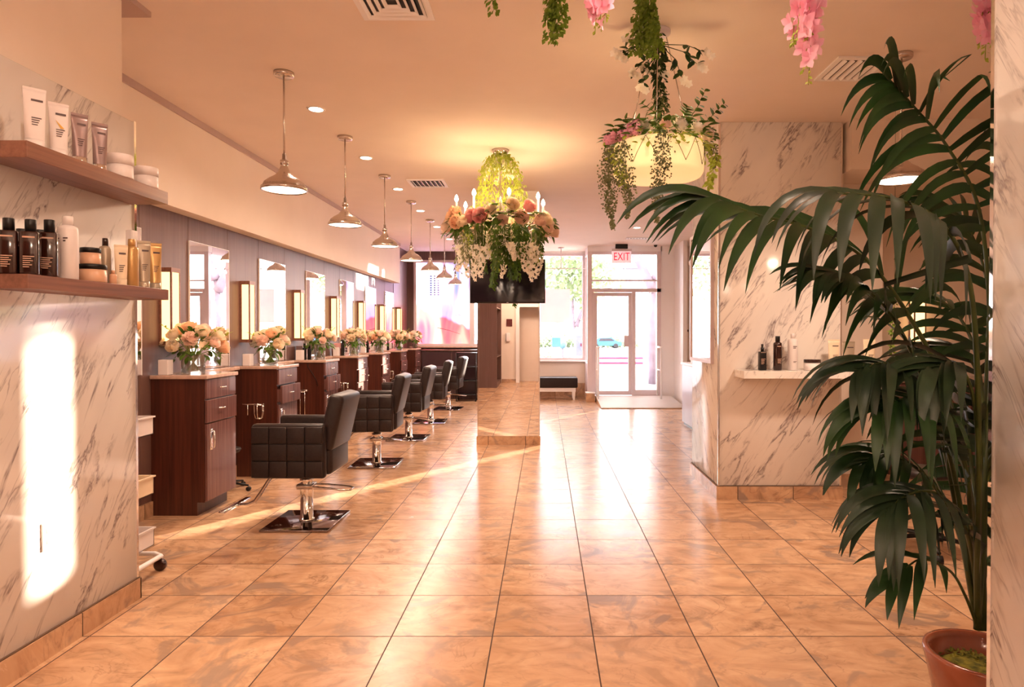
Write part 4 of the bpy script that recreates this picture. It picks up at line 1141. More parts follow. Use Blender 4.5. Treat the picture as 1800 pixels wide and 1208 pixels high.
for i in range(10):       # baby's breath in the bowl
    a = rnd.uniform(PI, 2*PI); r = rnd.uniform(0.12, 0.34)
    m = MB(); breath(m, strand_pts((r*math.cos(a), r*math.sin(a), 2.40), 0.26, rnd), 110, 0.006, 0.10, rnd); m.build('baby_breath', M['whitepetal'], fg)
for (x, y, z, L) in ((-0.20, -0.30, 2.20, 0.30), (-0.13, -0.35, 2.18, 0.30), (0.22, -0.33, 2.22, 0.28), (0.30, -0.27, 2.22, 0.30), (0.34, -0.18, 2.2, 0.31), (-0.37, -0.12, 2.22, 0.26), (-0.32, -0.1, 2.2, 0.3), (0.12, -0.38, 2.2, 0.16), (0.0, 0.33, 2.2, 0.26), (0.38, 0.05, 2.22, 0.28), (-0.38, 0.1, 2.2, 0.2), (0.26, 0.27, 2.2, 0.3), (-0.25, 0.28, 2.2, 0.3)):
    m = MB(); pts = strand_pts((x, y, z), L, rnd, 0.02); m.tube(strand_pts((x, y, 2.42), 2.42-z, rnd, 0.0), 0.002, 4)
    for k in range(24):
        t = k/24; p = along(pts, t); a = k*2.4; w = 0.05*(1-t*0.75)
        o = Vector((math.cos(a), math.sin(a), -0.3)); blossom(m, p+o*w*rnd.uniform(0.3, 1), o, 0.034*(1-0.4*t), rnd, 4)
    m.build('white_blossom_spray', M['whitepetal'], fg)

# ------------------------------------------------------------------ drum pendant with its flowers
dx, dy = 0.654, 3.76
dm = thing('drum_pendant', (dx, dy, 0), 0, 'round white drum lamp with crossed thread pattern, flowers on its top', 'pendant lamp')
MB().lathe([(0.0001, CE-0.03), (0.06, CE-0.028), (0.07, CE-0.02), (0.07, CE)], 24).build('canopy', M['alu'], dm)
for a in (0.3, 2.4, 4.5): MB().tube([(0.05*math.cos(a), 0.05*math.sin(a), CE-0.02), (0.22*math.cos(a), 0.22*math.sin(a), 2.46)], 0.003).build('wire', M['steel'], dm)
shade = mat('shade_fabric', srgb(250, 226, 170), 0.7, em=(1.0, 0.66, 0.30, 1), es=0.6)
MB().lathe([(0.245, 2.288), (0.258, 2.31), (0.262, 2.38), (0.256, 2.45), (0.25, 2.466), (0.247, 2.466), (0.253, 2.45), (0.258, 2.38), (0.254, 2.312), (0.242, 2.292)], 48).build('shade', shade, dm)
MB().lathe([(0.0001, 2.300), (0.244, 2.302)], 40).build('diffuser', mat('drum_diffuser', srgb(255, 236, 200), 0.6, em=(1.0, 0.74, 0.42, 1), es=1.0), dm)
nz = 11; M['thread'] = m_plain('brown_thread', (84, 54, 30), 0.6, 4)
for k in range(nz):
    m = MB(); a0 = 2*PI*k/nz; n = 7
    for sgn in (1, -1):
        pts = []
        for i in range(n):
            t = i/(n-1); a = a0+sgn*(t)*2*PI/nz*0.5; z = 2.325+0.135*t; r = 0.2645-0.006*abs(t-0.35)
            pts.append((r*math.cos(a), r*math.sin(a), z))
        m.tube(pts, 0.0018, 4)
    m.build('thread', M['thread'], dm)
lamp('drum_light', (dx, dy, 2.52), 6, (1.0, 0.66, 0.34), 0.08)
dg = thing('floral_garland', (dx, dy, 0), 0, 'eucalyptus and pink flower garland with trailing sage sprays on the drum lamp', 'garland')
m = MB()
for i in range(330):
    a = rnd.uniform(0, 2*PI); r = rnd.uniform(0.15, 0.30); c, s = math.cos(a), math.sin(a)
    m.leaf(Vector((r*c, r*s, 2.46+rnd.uniform(0, 0.10))), Vector((c+rnd.uniform(-.8, .8), s+rnd.uniform(-.8, .8), rnd.uniform(-0.4, 0.8))), Vector((0, 0, 1)), rnd.uniform(0.04, 0.08), rnd.uniform(0.03, 0.05), 0.4)
m.build('ring_foliage', M['leaf'], dg)
m = MB()
for i in range(240):
    a = rnd.uniform(0, 2*PI); r = rnd.uniform(0.2, 0.31); c, s = math.cos(a), math.sin(a)
    m.leaf(Vector((r*c, r*s, 2.46+rnd.uniform(-0.05, 0.05))), Vector((c+rnd.uniform(-.8, .8), s+rnd.uniform(-.8, .8), rnd.uniform(-0.9, 0.4))), Vector((0, 0, 1)), 0.035, 0.03, 0.4)
m.build('lime_foliage', M['leaflime'], dg)
for i, (a, me, s) in enumerate([(-2.0, 'cream', .9), (-1.6, 'peach', .8), (-1.3, 'cream', 1.0), (-0.9, 'cream', .9), (-0.35, 'peach', 1.0), (-0.1, 'cream', .8), (-2.4, 'cream', .7)]):
    part('flower_head', PM[me], dg, (0.27*math.cos(a), 0.27*math.sin(a), 2.50), dir_rot(Vector((math.cos(a), math.sin(a), 0.5))), s*0.9)
m = MB()      # pink flower spike on the left
for k in range(150):
    t = rnd.random(); p = Vector((-0.31+0.19*t, -0.10-0.14*t, 2.47+0.045*t)); o = Vector((rnd.uniform(-1, 1), rnd.uniform(-1, 1), rnd.uniform(-1, 1))).normalized()
    blossom(m, p+o*0.036*(0.6+0.4*t), o, 0.019, rnd, 4)
m.build('pink_flower_spike', M['orchid'], dg)
for (x, y, z, L, sp, n) in ((-0.29, -0.10, 2.44, 0.46, 0.085, 560), (-0.215, -0.17, 2.45, 0.43, 0.08, 520), (-0.02, -0.28, 2.47, 0.48, 0.08, 600), (0.30, -0.06, 2.46, 0.13, 0.05, 130), (-0.26, 0.1, 2.45, 0.2, 0.05, 140)):
    m = MB(); breath(m, strand_pts((x, y, z), L, rnd, 0.02), n, 0.0060, sp, rnd); m.build('sage_spray', M['sage'], dg)
m = MB(); vine(m, strand_pts((0.31, -0.08, 2.42), 0.20, rnd, 0.02), 60, 0.035, 0.025, rnd, 0.6, True)
m.build('yellow_leaf_trail', M['leaflime'], dg)
m = MB(); vine(m, strand_pts((-0.25, -0.13, 2.43), 0.22, rnd, 0.02), 50, 0.035, 0.03, rnd, 0.6, True)
m.build('yellow_leaf_trail', M['leaflime'], dg)
def sprig(mb, p0, p1, n, size, rnd, bend=0.03):      # paired round leaves
    p0, p1 = Vector(p0), Vector(p1); mid = (p0+p1)/2+Vector((bend, 0, bend))
    pts = [p0, p0.lerp(mid, .5)+Vector((0, 0, 0.005)), mid, mid.lerp(p1, .5), p1]
    mb.tube(pts, 0.0028, 5, r1=0.0012); d = (p1-p0).normalized()
    for k in range(n):
        t = 0.3+0.7*k/(n-1); p = along(pts, t); a = k*1.57
        o = d.orthogonal().normalized(); o = Matrix.Rotation(a, 3, d) @ o
        for s in (1, -1): mb.leaf(p, o*s+d*0.5, d, size*(1.1-0.5*t), size*0.8*(1.1-0.5*t), 0.3, 3)
m = MB()
sprig(m, (0.10, -0.1, 2.50), (0.24, -0.12, 2.74), 6, 0.06, rnd); sprig(m, (0.16, -0.1, 2.48), (0.34, -0.14, 2.66), 7, 0.06, rnd)
sprig(m, (-0.03, -0.15, 2.5), (-0.12, -0.2, 2.64), 5, 0.07, rnd); sprig(m, (-0.06, -0.12, 2.5), (-0.2, -0.15, 2.58), 5, 0.07, rnd); sprig(m, (0.06, -0.15, 2.5), (0.12, -0.2, 2.62), 5, 0.08, rnd)
m.build('eucalyptus_sprigs', M['leaf'], dg)
# greenery column wrapped round the lamp's cord
m = MB()
vine(m, [Vector((0.0, -0.03, 3.1)), Vector((0, -0.03, 2.9)), Vector((0.01, -0.03, 2.7)), Vector((0, -0.03, 2.5))], 420, 0.04, 0.035, rnd, 0.3, False, 1.4)
m.build('cord_greenery', M['leafdark'], dg)
m = MB(); breath(m, [Vector((0.0, -0.04, 2.80)), Vector((0.01, -0.04, 2.66)), Vector((0, -0.04, 2.5))], 300, 0.005, 0.07, rnd); m.build('sage_spray', M['sage'], dg)
def blossom_branch(p0, p1, lab):
    t = dg
    m = MB(); p0, p1 = Vector(p0), Vector(p1); mid = (p0+p1)/2+Vector((0.02, 0, 0.02)); m.tube([p0, mid, p1], 0.003, 5, r1=0.0015)
    o = m.build('twig', M['palmstem'], t)
    m = MB(); blossom(m, p1, (p1-p0)+Vector((0, -0.4, 0)), 0.032, rnd, 6); blossom(m, p1+Vector((0.03, 0, -0.02)), Vector((0, -1, -0.3)), 0.026, rnd, 6); m.build('blossom', M['whitepetal'], o)
    m = MB()
    for k in range(6): m.leaf(mid.lerp(p1, k/6.0), Vector((rnd.uniform(-1, 1), rnd.uniform(-1, 1), rnd.uniform(-1, 0.6))), Vector((0, -0.6, 0.6)), 0.055, 0.034, 0.4)
    m.build('leaves', M['leafdark'], o)
for (px, py) in ((1240, 95), (1200, 143), (1088, 100), (1100, 70), (1125, 155), (1080, 95), (1112, 130), (1228, 118), (1130, 120), (1160, 128)):
    p = at(px, py, 3.72)-Vector((dx, dy, 0)); blossom_branch((0.0, -0.05, 3.03), p, '')

# other garlands hanging from the ceiling
def hang(name, px, py0, py1, Y, kind, lab, wpx=60, n=5):
    top = at(px, py1, Y); t = thing(name, (top.x, Y, CE), 0, lab, 'hanging flowers' if kind == 'pink' else 'hanging plant')
    zb = at(px, py1, Y).z-CE; w = wpx*Y/F/2
    rr = random.Random(int(px))
    for i in range(n):
        ox = rr.uniform(-w, w)*0.7; L = -zb*(1-0.35*abs(ox)/w) if i else -zb
        if i == 0: ox = 0
        if kind == 'green':
            m = MB(); vine(m, strand_pts((ox*0.5, rr.uniform(-w, w)*0.3, 0), L, rr, 0.015, lean=(ox*0.6, 0)), int(75*L/0.3), 0.026, 0.022, rr, 0.75, False, 0.6); m.build('vine', M['vineleaf'], t)
        else:
            pts = strand_pts((ox*0.6, rr.uniform(-w, w)*0.4, 0), L, rr, 0.01, lean=(ox*0.4, 0)); m = MB(); m.tube(pts, 0.002, 5)
            vine(m, [along(pts, 0.8+0.1*q_) for q_ in (0, 1, 2)], 8, 0.02, 0.008, rr); st = m.build('stem', M['leaflime'], t)
            nb = max(6, int(L/0.03))
            for k in range(nb):
                tt = max(0.0, 0.85-(k/nb)*0.85); p = along(pts, tt); a = rr.uniform(0, 6.28); o = Vector((math.cos(a), math.sin(a)-0.3, -0.3))
                mb = MB(); blossom(mb, p+o*0.02, o, 0.072*(0.6+0.5*(k/nb)), rr, 4); mb.build('blossom', M['orchid'], st)
    return t
hang('hanging_vine', 965, 0, 78, 2.95, 'green', 'string of small green leaves hanging at the top left of the pink orchid', 70, 6)
hang('hanging_vine', 872, 0, 18, 2.95, 'green', 'short wisp of green leaves at the top edge above the chandelier', 20, 2)
hang('hanging_vine', 1137, 0, 105, 3.35, 'green', 'thick bright green bead vine hanging above the drum lamp', 75, 10)
hang('hanging_orchid', 1052, 0, 62, 2.9, 'pink', 'pale pink orchid spray hanging at the top between two green vines', 50, 4)
hang('hanging_orchid', 1428, 0, 150, 2.75, 'pink', 'large pink orchid spray hanging at the top left of the palm', 80, 6)
hang('hanging_orchid', 1738, 0, 105, 2.75, 'pink', 'pink orchid spray hanging at the top beside the right marble pier', 40, 4)
tv_ = thing('hanging_vine', (at(1572, 600, 4.9).x, 4.9, CE), 0, 'thin trailing string of leaves behind the palm, right of the column shelf', 'hanging plant')
zt = at(1572, 620, 4.9).z-CE
MB().tube([(0, 0, 0), (0, 0, zt+0.4)], 0.0015, 4).build('cord', M['palmstem'], tv_)
m = MB(); vine(m, strand_pts((0, 0, zt+0.4), 0.4, rnd, 0.015), 46, 0.03, 0.014, rnd, 0.7, False, 0.5); m.build('vine', M['vineleaf'], tv_)

# ------------------------------------------------------------------ palm
palm = thing('potted_palm', (1.53, 2.25, 0), 0, 'large dark green palm in a brown glazed pot at the lower right', 'palm')
P0 = Vector((1.53, 2.25, 0))
MB().lathe([(0.0001, 0), (0.125, 0), (0.135, 0.01), (0.172, 0.20), (0.186, 0.262), (0.184, 0.272), (0.168, 0.272), (0.160, 0.255), (0.155, 0.19), (0.0001, 0.19)], 48).build('pot', M['terracotta'], palm)
m = MB()
for i in range(900):
    a = rnd.uniform(0, 2*PI); r = 0.15*math.sqrt(rnd.random()); p = Vector((r*math.cos(a), r*math.sin(a), 0.205+0.03*mnoise.noise(Vector((r*math.cos(a)*14, r*math.sin(a)*14, 0)))))
    m.leaf(p, Vector((rnd.uniform(-1, 1), rnd.uniform(-1, 1), rnd.uniform(0, 0.9))), Vector((0, 0, 1)), 0.018, 0.008, 0.6, 2)
m.lathe([(0.156, 0.19), (0.12, 0.212), (0.0001, 0.215)], 24)
mo = m.build('moss', M['moss'], palm); mo['kind'] = 'stuff'

def catmull(P, n):
    out = []; Q = [P[0]*2-P[1]]+P+[P[-1]*2-P[-2]]
    segs = len(P)-1
    for i in range(n+1):
        f = i/n*segs; k = min(int(f), segs-1); t = f-k
        a, b, c, d = Q[k], Q[k+1], Q[k+2], Q[k+3]
        out.append(0.5*((2*b)+(c-a)*t+(2*a-5*b+4*c-d)*t*t+(3*b-a-3*c+d)*t*t*t))
    return out
def leaflet(mb, p, d, nrm, L, w, droop, seg=9):
    vs = []; pos = p.copy(); dd = d.normalized(); g = Vector((0, 0, -1))
    for i in range(seg+1):
        t = i/seg
        side = dd.cross(nrm); side = side.normalized() if side.length > 1e-4 else dd.orthogonal().normalized()
        nn = side.cross(dd).normalized()
        ww = w*0.5*(math.sin(PI*(0.10+0.90*t)**0.75) if t < 1 else 0.0)+0.0006
        vs += [pos-side*ww+nn*ww*0.28, pos+side*ww*0.0, pos+side*ww+nn*ww*0.28]
        dd = (dd+g*(droop/seg)*(0.5+1.4*t)).normalized(); pos = pos+dd*L/seg
        if pos.x+P0.x > 0.655*(pos.y+P0.y) and pos.y+P0.y < 2.045: pos.y = 2.045-P0.y
        nrm = nn
    fs = []
    for i in range(seg):
        a = i*3; fs += [(a, a+1, a+4, a+3), (a+1, a+2, a+5, a+4)]
    mb._new(vs, fs, None, True)
def frond(pix, npairs, L, w, up, start=0.35, mat_='palm', droop=1.1, fwd=0.75, seed=0, stem_r=0.011, prof=(0.65, 1.0, 0.55)):
    """pix = [(px, py, Y)...] from pot to tip; leaflets from 'start' on"""
    rr = random.Random(seed)
    P = [at(*q_)-P0 for q_ in pix]
    pts = catmull(P, 40)
    o = MB().tube(pts, stem_r, 7, r1=0.0025).build('frond', M['palmstem'], palm)
    up = Vector(up).normalized()
    mb = MB()
    for i in range(npairs):
        f = i/(npairs-1); t = start+(0.99-start)*f
        p = along(pts, t); tg = (along(pts, min(1, t+0.02))-along(pts, max(0, t-0.02))).normalized()
        side = tg.cross(up).normalized(); nr = side.cross(tg).normalized()
        l = L*(prof[0]+(prof[1]-prof[0])*min(1, f/0.35)) if f < 0.35 else L*(prof[1]+(prof[2]-prof[1])*(f-0.35)/0.65)
        for s in (1, -1):
            d = tg*(fwd+0.5*f)+side*s*(0.9-0.35*f)+nr*0.22
            d += Vector((rr.uniform(-1, 1), rr.uniform(-1, 1), rr.uniform(-1, 1)))*0.14
            d = d.normalized(); d.z = min(d.z, 0.34)
            leaflet(mb, p+tg*rr.uniform(-.004, .004), d, nr, l*rr.uniform(0.88, 1.1), w*rr.uniform(0.85, 1.1), droop*rr.uniform(0.8, 1.2))
    mb.build('leaflets', M[mat_], o)
    return o
B = (1722, 1105, 2.25)
# frond arching up and left under the right pendant
frond([B, (1735, 900, 2.28), (1742, 620, 2.30), (1722, 380, 2.28), (1665, 262, 2.24), (1605, 190, 2.2), (1560, 140, 2.16)], 15, 0.50, 0.034, (0, -1, 0.12), 0.48, 'palm', 1.5, 0.4, 1, prof=(0.8, 1.0, 0.6))
# the long frond reaching far left
frond([B, (1712, 900, 2.25), (1665, 690, 2.25), (1600, 560, 2.2), (1520, 455, 2.14), (1422, 402, 2.06), (1330, 378, 1.98), (1262, 352, 1.92)], 14, 0.45, 0.038, (0.0, -0.8, 0.6), 0.44, 'palm', 1.4, 0.8, 2, prof=(0.8, 1.0, 0.75))
# middle frond below it
frond([B, (1690, 930, 2.2), (1655, 760, 2.15), (1612, 640, 2.1), (1560, 545, 2.04), (1500, 492, 1.98), (1445, 478, 1.93)], 13, 0.32, 0.034, (0.1, -0.5, 0.8), 0.55, 'palm', 1.0, 1.0, 3)
# frond rising at the right edge, its leaflets filling the upper right
frond([B, (1730, 850, 2.4), (1738, 560, 2.45), (1750, 330, 2.5), (1790, 180, 2.5)], 11, 0.42, 0.034, (0, -1, 0.2), 0.45, 'palm', 1.5, 0.4, 4)
frond([B, (1738, 900, 2.5), (1760, 700, 2.6), (1735, 500, 2.7), (1700, 400, 2.75), (1650, 350, 2.8)], 12, 0.42, 0.036, (0.1, -0.6, 0.8), 0.5, 'palm', 1.0, 0.8, 5)
# big drooping dark ones in the lower middle
frond([B, (1700, 950, 2.2), (1670, 800, 2.1), (1625, 690, 2.02), (1560, 640, 1.95), (1508, 655, 1.9)], 14, 0.40, 0.035, (0.1, -0.4, 0.9), 0.42, 'palmdark', 1.8, 0.6, 6)
frond([B, (1712, 960, 2.2), (1700, 830, 2.05), (1660, 730, 1.95), (1600, 700, 1.88), (1548, 722, 1.83)], 14, 0.40, 0.036, (0.1, -0.4, 0.9), 0.42, 'palm', 1.8, 0.6, 7)
frond([B, (1720, 980, 2.15), (1722, 830, 2.02), (1712, 700, 1.95), (1680, 640, 1.9), (1630, 650, 1.86)], 13, 0.40, 0.036, (0.1, -0.4, 0.9), 0.5, 'palmdark', 1.8, 0.6, 8)
frond([B, (1705, 1000, 2.25), (1672, 900, 2.2), (1620, 830, 2.15), (1560, 800, 2.1), (1515, 815, 2.06)], 12, 0.34, 0.036, (0.1, -0.5, 0.8), 0.4, 'palm', 1.7, 0.7, 9)
frond([B, (1715, 1000, 2.2), (1695, 920, 2.1), (1650, 870, 2.0), (1600, 870, 1.92), (1560, 900, 1.88)], 14, 0.38, 0.034, (0.1, -0.4, 0.9), 0.35, 'palmdark', 1.7, 0.7, 10)
frond([B, (1735, 1000, 2.3), (1755, 900, 2.35), (1740, 800, 2.4), (1700, 740, 2.4)], 9, 0.36, 0.04, (-0.3, -0.6, 0.6), 0.4, 'palm', 1.4, 0.6, 11)
frond([B, (1700, 1050, 2.2), (1672, 1005, 2.15), (1620, 985, 2.08), (1575, 1020, 2.02)], 4, 0.26, 0.036, (0.1, -0.4, 0.9), 0.6, 'palm', 1.0, 1.2, 12, 0.006)
# upper layer drooping in front of the middle
frond([B, (1722, 850, 2.05), (1718, 640, 1.9), (1700, 480, 1.84), (1650, 390, 1.8), (1570, 350, 1.76), (1470, 340, 1.72)], 9, 0.40, 0.042, (0.1, -0.5, 0.8), 0.56, 'palmdark', 2.4, 0.4, 13, prof=(0.8, 1.0, 0.8))
frond([B, (1730, 880, 2.3), (1728, 700, 2.4), (1700, 580, 2.5), (1640, 520, 2.6), (1580, 520, 2.65)], 11, 0.40, 0.036, (0.1, -0.6, 0.8), 0.5, 'palm', 1.1, 0.8, 14)
frond([B, (1735, 950, 2.4), (1745, 780, 2.5), (1720, 660, 2.6), (1680, 610, 2.7), (1630, 620, 2.75)], 10, 0.40, 0.036, (0.1, -0.6, 0.8), 0.5, 'palmdark', 1.3, 0.8, 15)
for i, (px, py, Y) in enumerate(((1742, 700, 2.3), (1700, 760, 2.35), (1750, 520, 2.35))):
    MB().tube([at(1722+6*i, 1110, 2.26)-P0, at(1728, 940, 2.28)-P0, at(px, py, Y)-P0], 0.013, 7, r1=0.006).build('stem', M['palmstem'], palm)

# ------------------------------------------------------------------ shelves and hair products
for z0, z1, nm in ((2.045, 2.108, 'upper dark wood floating shelf on the left marble wall with tubes and jars'), (1.555, 1.6086, 'lower dark wood floating shelf on the left marble wall with bottles')):
    o = MB().box(-2.126, -1.937, 2.43, 3.337, z0, z1, 0.0015, 1, smooth=False).build('wall_shelf', M['shelfwood']); tag(o, nm, 'shelf')
o = MB().box(1.572, 2.66, 5.115, 5.377, 1.022, 1.082, 0.0015, 1, smooth=False).build('wall_shelf', M['marblefine']); tag(o, 'veined marble ledge shelf across the front of the marble column', 'shelf')
def print_lines(t, x, z0, n, w, y, m, h=0.0035, gap=0.008, name='printed_lines', rows=None):
    mb = MB()
    for i in range(n):
        ww = w*(1 if i == 0 else 0.55+0.4*((i*7) % 5)/5)
        mb.box(x-w/2, x-w/2+ww, y-0.0006, y, z0-i*gap, z0-i*gap+h)
    return mb.build(name, m, t)
def squeeze_tube(X, Y, Z, w, h, m, cm, rz, lab, cap=0.03, ink='ink', art=None, r=None):
    t = thing('squeeze_tube', (X, Y, Z), rz, lab, 'tube', None); r = r or w*0.42
    mb = MB(); n = 28; S = 10; vs = []
    for i in range(S+1):
        f = i/S; a = r+(w/2-r)*f; b = max(0.0015, r*0.72*(1-f)**0.9)
        for k in range(n):
            an = 2*PI*k/n; vs.append((a*math.cos(an), b*math.sin(an), cap+(h-cap)*f))
    fs = [(i*n+k, i*n+(k+1) % n, (i+1)*n+(k+1) % n, (i+1)*n+k) for i in range(S) for k in range(n)]
    fs.append(list(range(S*n, S*n+n))); mb._new(vs, fs, None, True)
    mb.box(-w/2, w/2, -0.0016, 0.0016, h-0.002, h+0.008)
    mb.build('body', m, t)
    MB().lathe([(0.0001, 0), (r*0.98, 0), (r*1.0, 0.002), (r*1.02, cap-0.001), (0.0001, cap)], n, sy=0.76).build('cap', cm, t)
    yb = lambda z: -max(0.0015, r*0.72*(1-(z-cap)/(h-cap))**0.9)-0.0012
    for z, nn, ww in ((h*0.80, 1, w*0.5), (h*0.50, 4, w*0.42)):
        mb = MB()
        for i in range(nn):
            zz = z-i*0.009; w2 = ww*(1 if i == 0 else 0.5+0.1*((i*3) % 4)); hh = 0.008 if nn == 1 else 0.0035
            mb.box(-w*0.16, -w*0.16+w2, yb(zz)-0.0004, yb(zz)+0.0006, zz, zz+hh)
        mb.build('printed_name' if nn == 1 else 'printed_lines', M[ink], t)
    if art:
        zz = h*0.6; mb = MB(); mb.prism([(-0.012, 0.02), (0.016, -0.012), (0.004, -0.014)], 0.0008, T(0.0, yb(zz), zz) @ RX(R(84))); mb.build('yellow_motif', M['goldprint'], t)
    return t
def jar(X, Y, Z, r, h, m, lm, lab, lidh=0.022, rz=0):
    t = thing('cosmetic_jar', (X, Y, Z), rz, lab, 'jar')
    MB().lathe([(0.0001, 0), (r*0.94, 0), (r*0.98, 0.004), (r*0.98, h-lidh), (0.0001, h-lidh)], 32).build('body', m, t)
    MB().lathe([(0.0001, h-lidh+0.0005), (r, h-lidh+0.0005), (r, h-0.003), (r*0.96, h), (0.0001, h)], 32).build('lid', lm, t)
    return t
sz = 2.1085
squeeze_tube(-1.99, 2.535, sz, 0.075, 0.225, M['whiteplastic'], M['whiteplastic'], R(48), 'white squeeze tube with dark print, leftmost on the upper shelf')
squeeze_tube(-1.99, 2.66, sz, 0.070, 0.21, M['whiteplastic'], M['whiteplastic'], R(48), 'white squeeze tube with a yellow streak on the upper shelf', art=True)
squeeze_tube(-1.99, 2.78, sz, 0.062, 0.207, M['silvertube'], M['chrome'], R(48), 'mauve silver squeeze tube beside the yellow streaked one, upper shelf')
squeeze_tube(-1.99, 2.905, sz, 0.062, 0.207, M['silvertube'], M['chrome'], R(48), 'mauve silver squeeze tube next to the round jars, upper shelf')
jar(-1.985, 3.035, sz, 0.055, 0.108, M['whiteplastic'], M['whiteplastic'], 'pale round jar beside the last tube on the upper shelf', 0.05)
jar(-1.985, 3.235, sz, 0.053, 0.100, M['whiteplastic'], M['whiteplastic'], 'pale round jar at the far end of the upper shelf', 0.045)
lz = 1.609
def amber(X, Y, h, lab, r=0.030):
    t = bottle('shampoo_bottle', (X, Y, lz), r, h, M['amber'], M['black'], lab, cap_r=0.62, cap_h=0.22, square=True)
    t.rotation_euler = (0, 0, R(25))
    print_lines(t, 0.0, h*0.32, 6, r*1.2, -r-0.0004, M['lightink']); print_lines(t, 0.0, h*0.66, 1, r*1.3, -r-0.0004, M['lightink'], 0.006, name='printed_name')
    return t
amber(-2.045, 2.475, 0.215, 'dark brown bottle at the left edge of the photo on the lower shelf')
amber(-1.985, 2.505, 0.215, 'dark brown square bottle, front middle of the three on the lower shelf')
amber(-2.075, 2.575, 0.19, 'shorter dark brown bottle half hidden in the back row, lower shelf')
amber(-1.985, 2.60, 0.23, 'tall dark brown square bottle beside the white bottle, lower shelf')
amber(-2.07, 2.66, 0.20, 'dark brown bottle behind the tall one, back row of the lower shelf', 0.027)
t = bottle('spray_bottle', (-1.985, 2.70, lz), 0.037, 0.262, M['whiteplastic'], M['whiteplastic'], 'white round shouldered bottle on the lower shelf', cap_r=0.52, cap_h=0.14)
print_lines(t, 0.01, 0.165, 2, 0.03, -0.0355, M['ink'], 0.006, 0.011, 'printed_name')
jar(-1.995, 2.86, lz, 0.055, 0.078, M['peachjar'], M['black'], 'wide peach jar with black lid, lower one of the stacked pair')
jar(-2.0, 2.855, lz+0.0785, 0.040, 0.072, M['peachjar'], M['black'], 'small peach jar with black lid stacked on the wide jar')
bottle('sample_bottle', (-1.968, 2.955, lz), 0.015, 0.062, M['peachjar'], M['peachjar'], 'tiny peach bottle before the tubes on the lower shelf', cap_r=0.5)
squeeze_tube(-1.98, 3.03, lz, 0.055, 0.18, M['cream'], M['cream'], R(40), 'shiny pale peach squeeze tube beside the tiny bottle, lower shelf')
bottle('serum_bottle', (-2.06, 3.04, lz), 0.025, 0.22, M['greytube'], M['amber'], 'bottle with brown stopper behind the peach tube, lower shelf', cap_r=0.5, cap_h=0.16)
bottle('shampoo_bottle', (-1.978, 3.105, lz), 0.029, 0.225, M['goldtube'], M['goldtube'], 'golden round bottle between the tubes on the lower shelf', cap_r=0.55, cap_h=0.15)
squeeze_tube(-1.972, 3.19, lz, 0.058, 0.222, M['greytube'], M['greytube'], R(40), 'greige squeeze tube right of the golden bottle, lower shelf')
squeeze_tube(-1.968, 3.275, lz, 0.058, 0.222, M['goldtube'], M['greytube'], R(40), 'golden beige squeeze tube at the far end of the lower shelf')
box_thing('product_carton', (-2.07, 3.25, lz), (0.035, 0.05, 0.29), M['whiteplastic'], 'tall slim white carton at the far end of the lower shelf', 'box')
# products on the marble ledge
cz = 1.0825
def cxp(px): return (px-958)*5.24/1139
t = bottle('spray_bottle', (cxp(1340), 5.24, cz), 0.027, 0.21, M['black'], M['black'], 'small black pump spray bottle, leftmost on the marble ledge', cap_r=0.6, cap_h=0.28, square=True, spray=True); print_lines(t, 0, 0.09, 6, 0.034, -0.0275, M['lightink']); print_lines(t, 0, 0.142, 1, 0.04, -0.0275, M['lightink'], name='printed_name')
t = bottle('shampoo_bottle', (cxp(1367), 5.24, cz), 0.034, 0.275, M['amber'], M['black'], 'tall dark brown bottle on the marble ledge', cap_r=0.55, cap_h=0.17); print_lines(t, 0.006, 0.09, 5, 0.036, -0.035, M['lightink']); print_lines(t, 0, 0.19, 1, 0.03, -0.0345, M['lightink'], 0.007, name='printed_name')
t = bottle('spray_bottle', (cxp(1393.5), 5.24, cz), 0.039, 0.295, M['whiteplastic'], M['whiteplastic'], 'tall white bottle with rounded shoulders on the marble ledge', cap_r=0.42, cap_h=0.13); print_lines(t, 0.004, 0.19, 2, 0.03, -0.0395, M['ink'], 0.006, 0.013, 'printed_name'); print_lines(t, 0.004, 0.07, 2, 0.026, -0.0395, M['ink'])
jar(cxp(1428), 5.24, cz, 0.066, 0.088, M['whiteplastic'], M['amber'], 'low white jar with dark lid on the marble ledge', 0.028)
squeeze_tube(cxp(1466), 5.24, cz, 0.096, 0.24, M['cream'], M['greytube'], 0, 'cream squeeze tube with beige cap, left of three on the marble ledge', 0.045)
squeeze_tube(cxp(1492), 5.24, cz, 0.10, 0.225, M['greytube'], M['greytube'], 0, 'greige squeeze tube, middle of three on the marble ledge', 0.04)
squeeze_tube(cxp(1528), 5.24, cz, 0.10, 0.245, M['cream'], M['greytube'], 0, 'cream squeeze tube half hidden by the palm on the marble ledge', 0.06)

# right alcove behind the palm
t = copy_tree(sp_); t.location = (3.88, 6.8, 1.25); t.rotation_euler = (0, 0, R(-90)); tag(t, 'glowing wall sconce behind the palm on the right', 'sconce')
if 'group' in t: del t['group']
cs = thing('console_cabinet', (3.95, 6.5, 0), 0, 'wood console cabinet hidden behind the palm on the right', 'cabinet')
m = MB(); m.box(-0.6, 0.6, -0.2, 0.28, 0, 0.9); m.build('carcass', M['cab'], cs)
MB().box(-0.62, 0.62, -0.22, 0.285, 0.9, 0.93, 0.004, 1).build('worktop', M['counter'], cs)
for s in (-1, 0, 1): MB().box(s*0.4-0.19, s*0.4+0.19, -0.218, -0.2, 0.05, 0.88, 0.002, 1).build('door', M['cabfront'], cs)
box_thing('product_carton', (3.55, 6.45, 0.9305), (0.2, 0.1, 0.22), M['whiteplastic'], 'white carton on the console behind the palm', 'box')
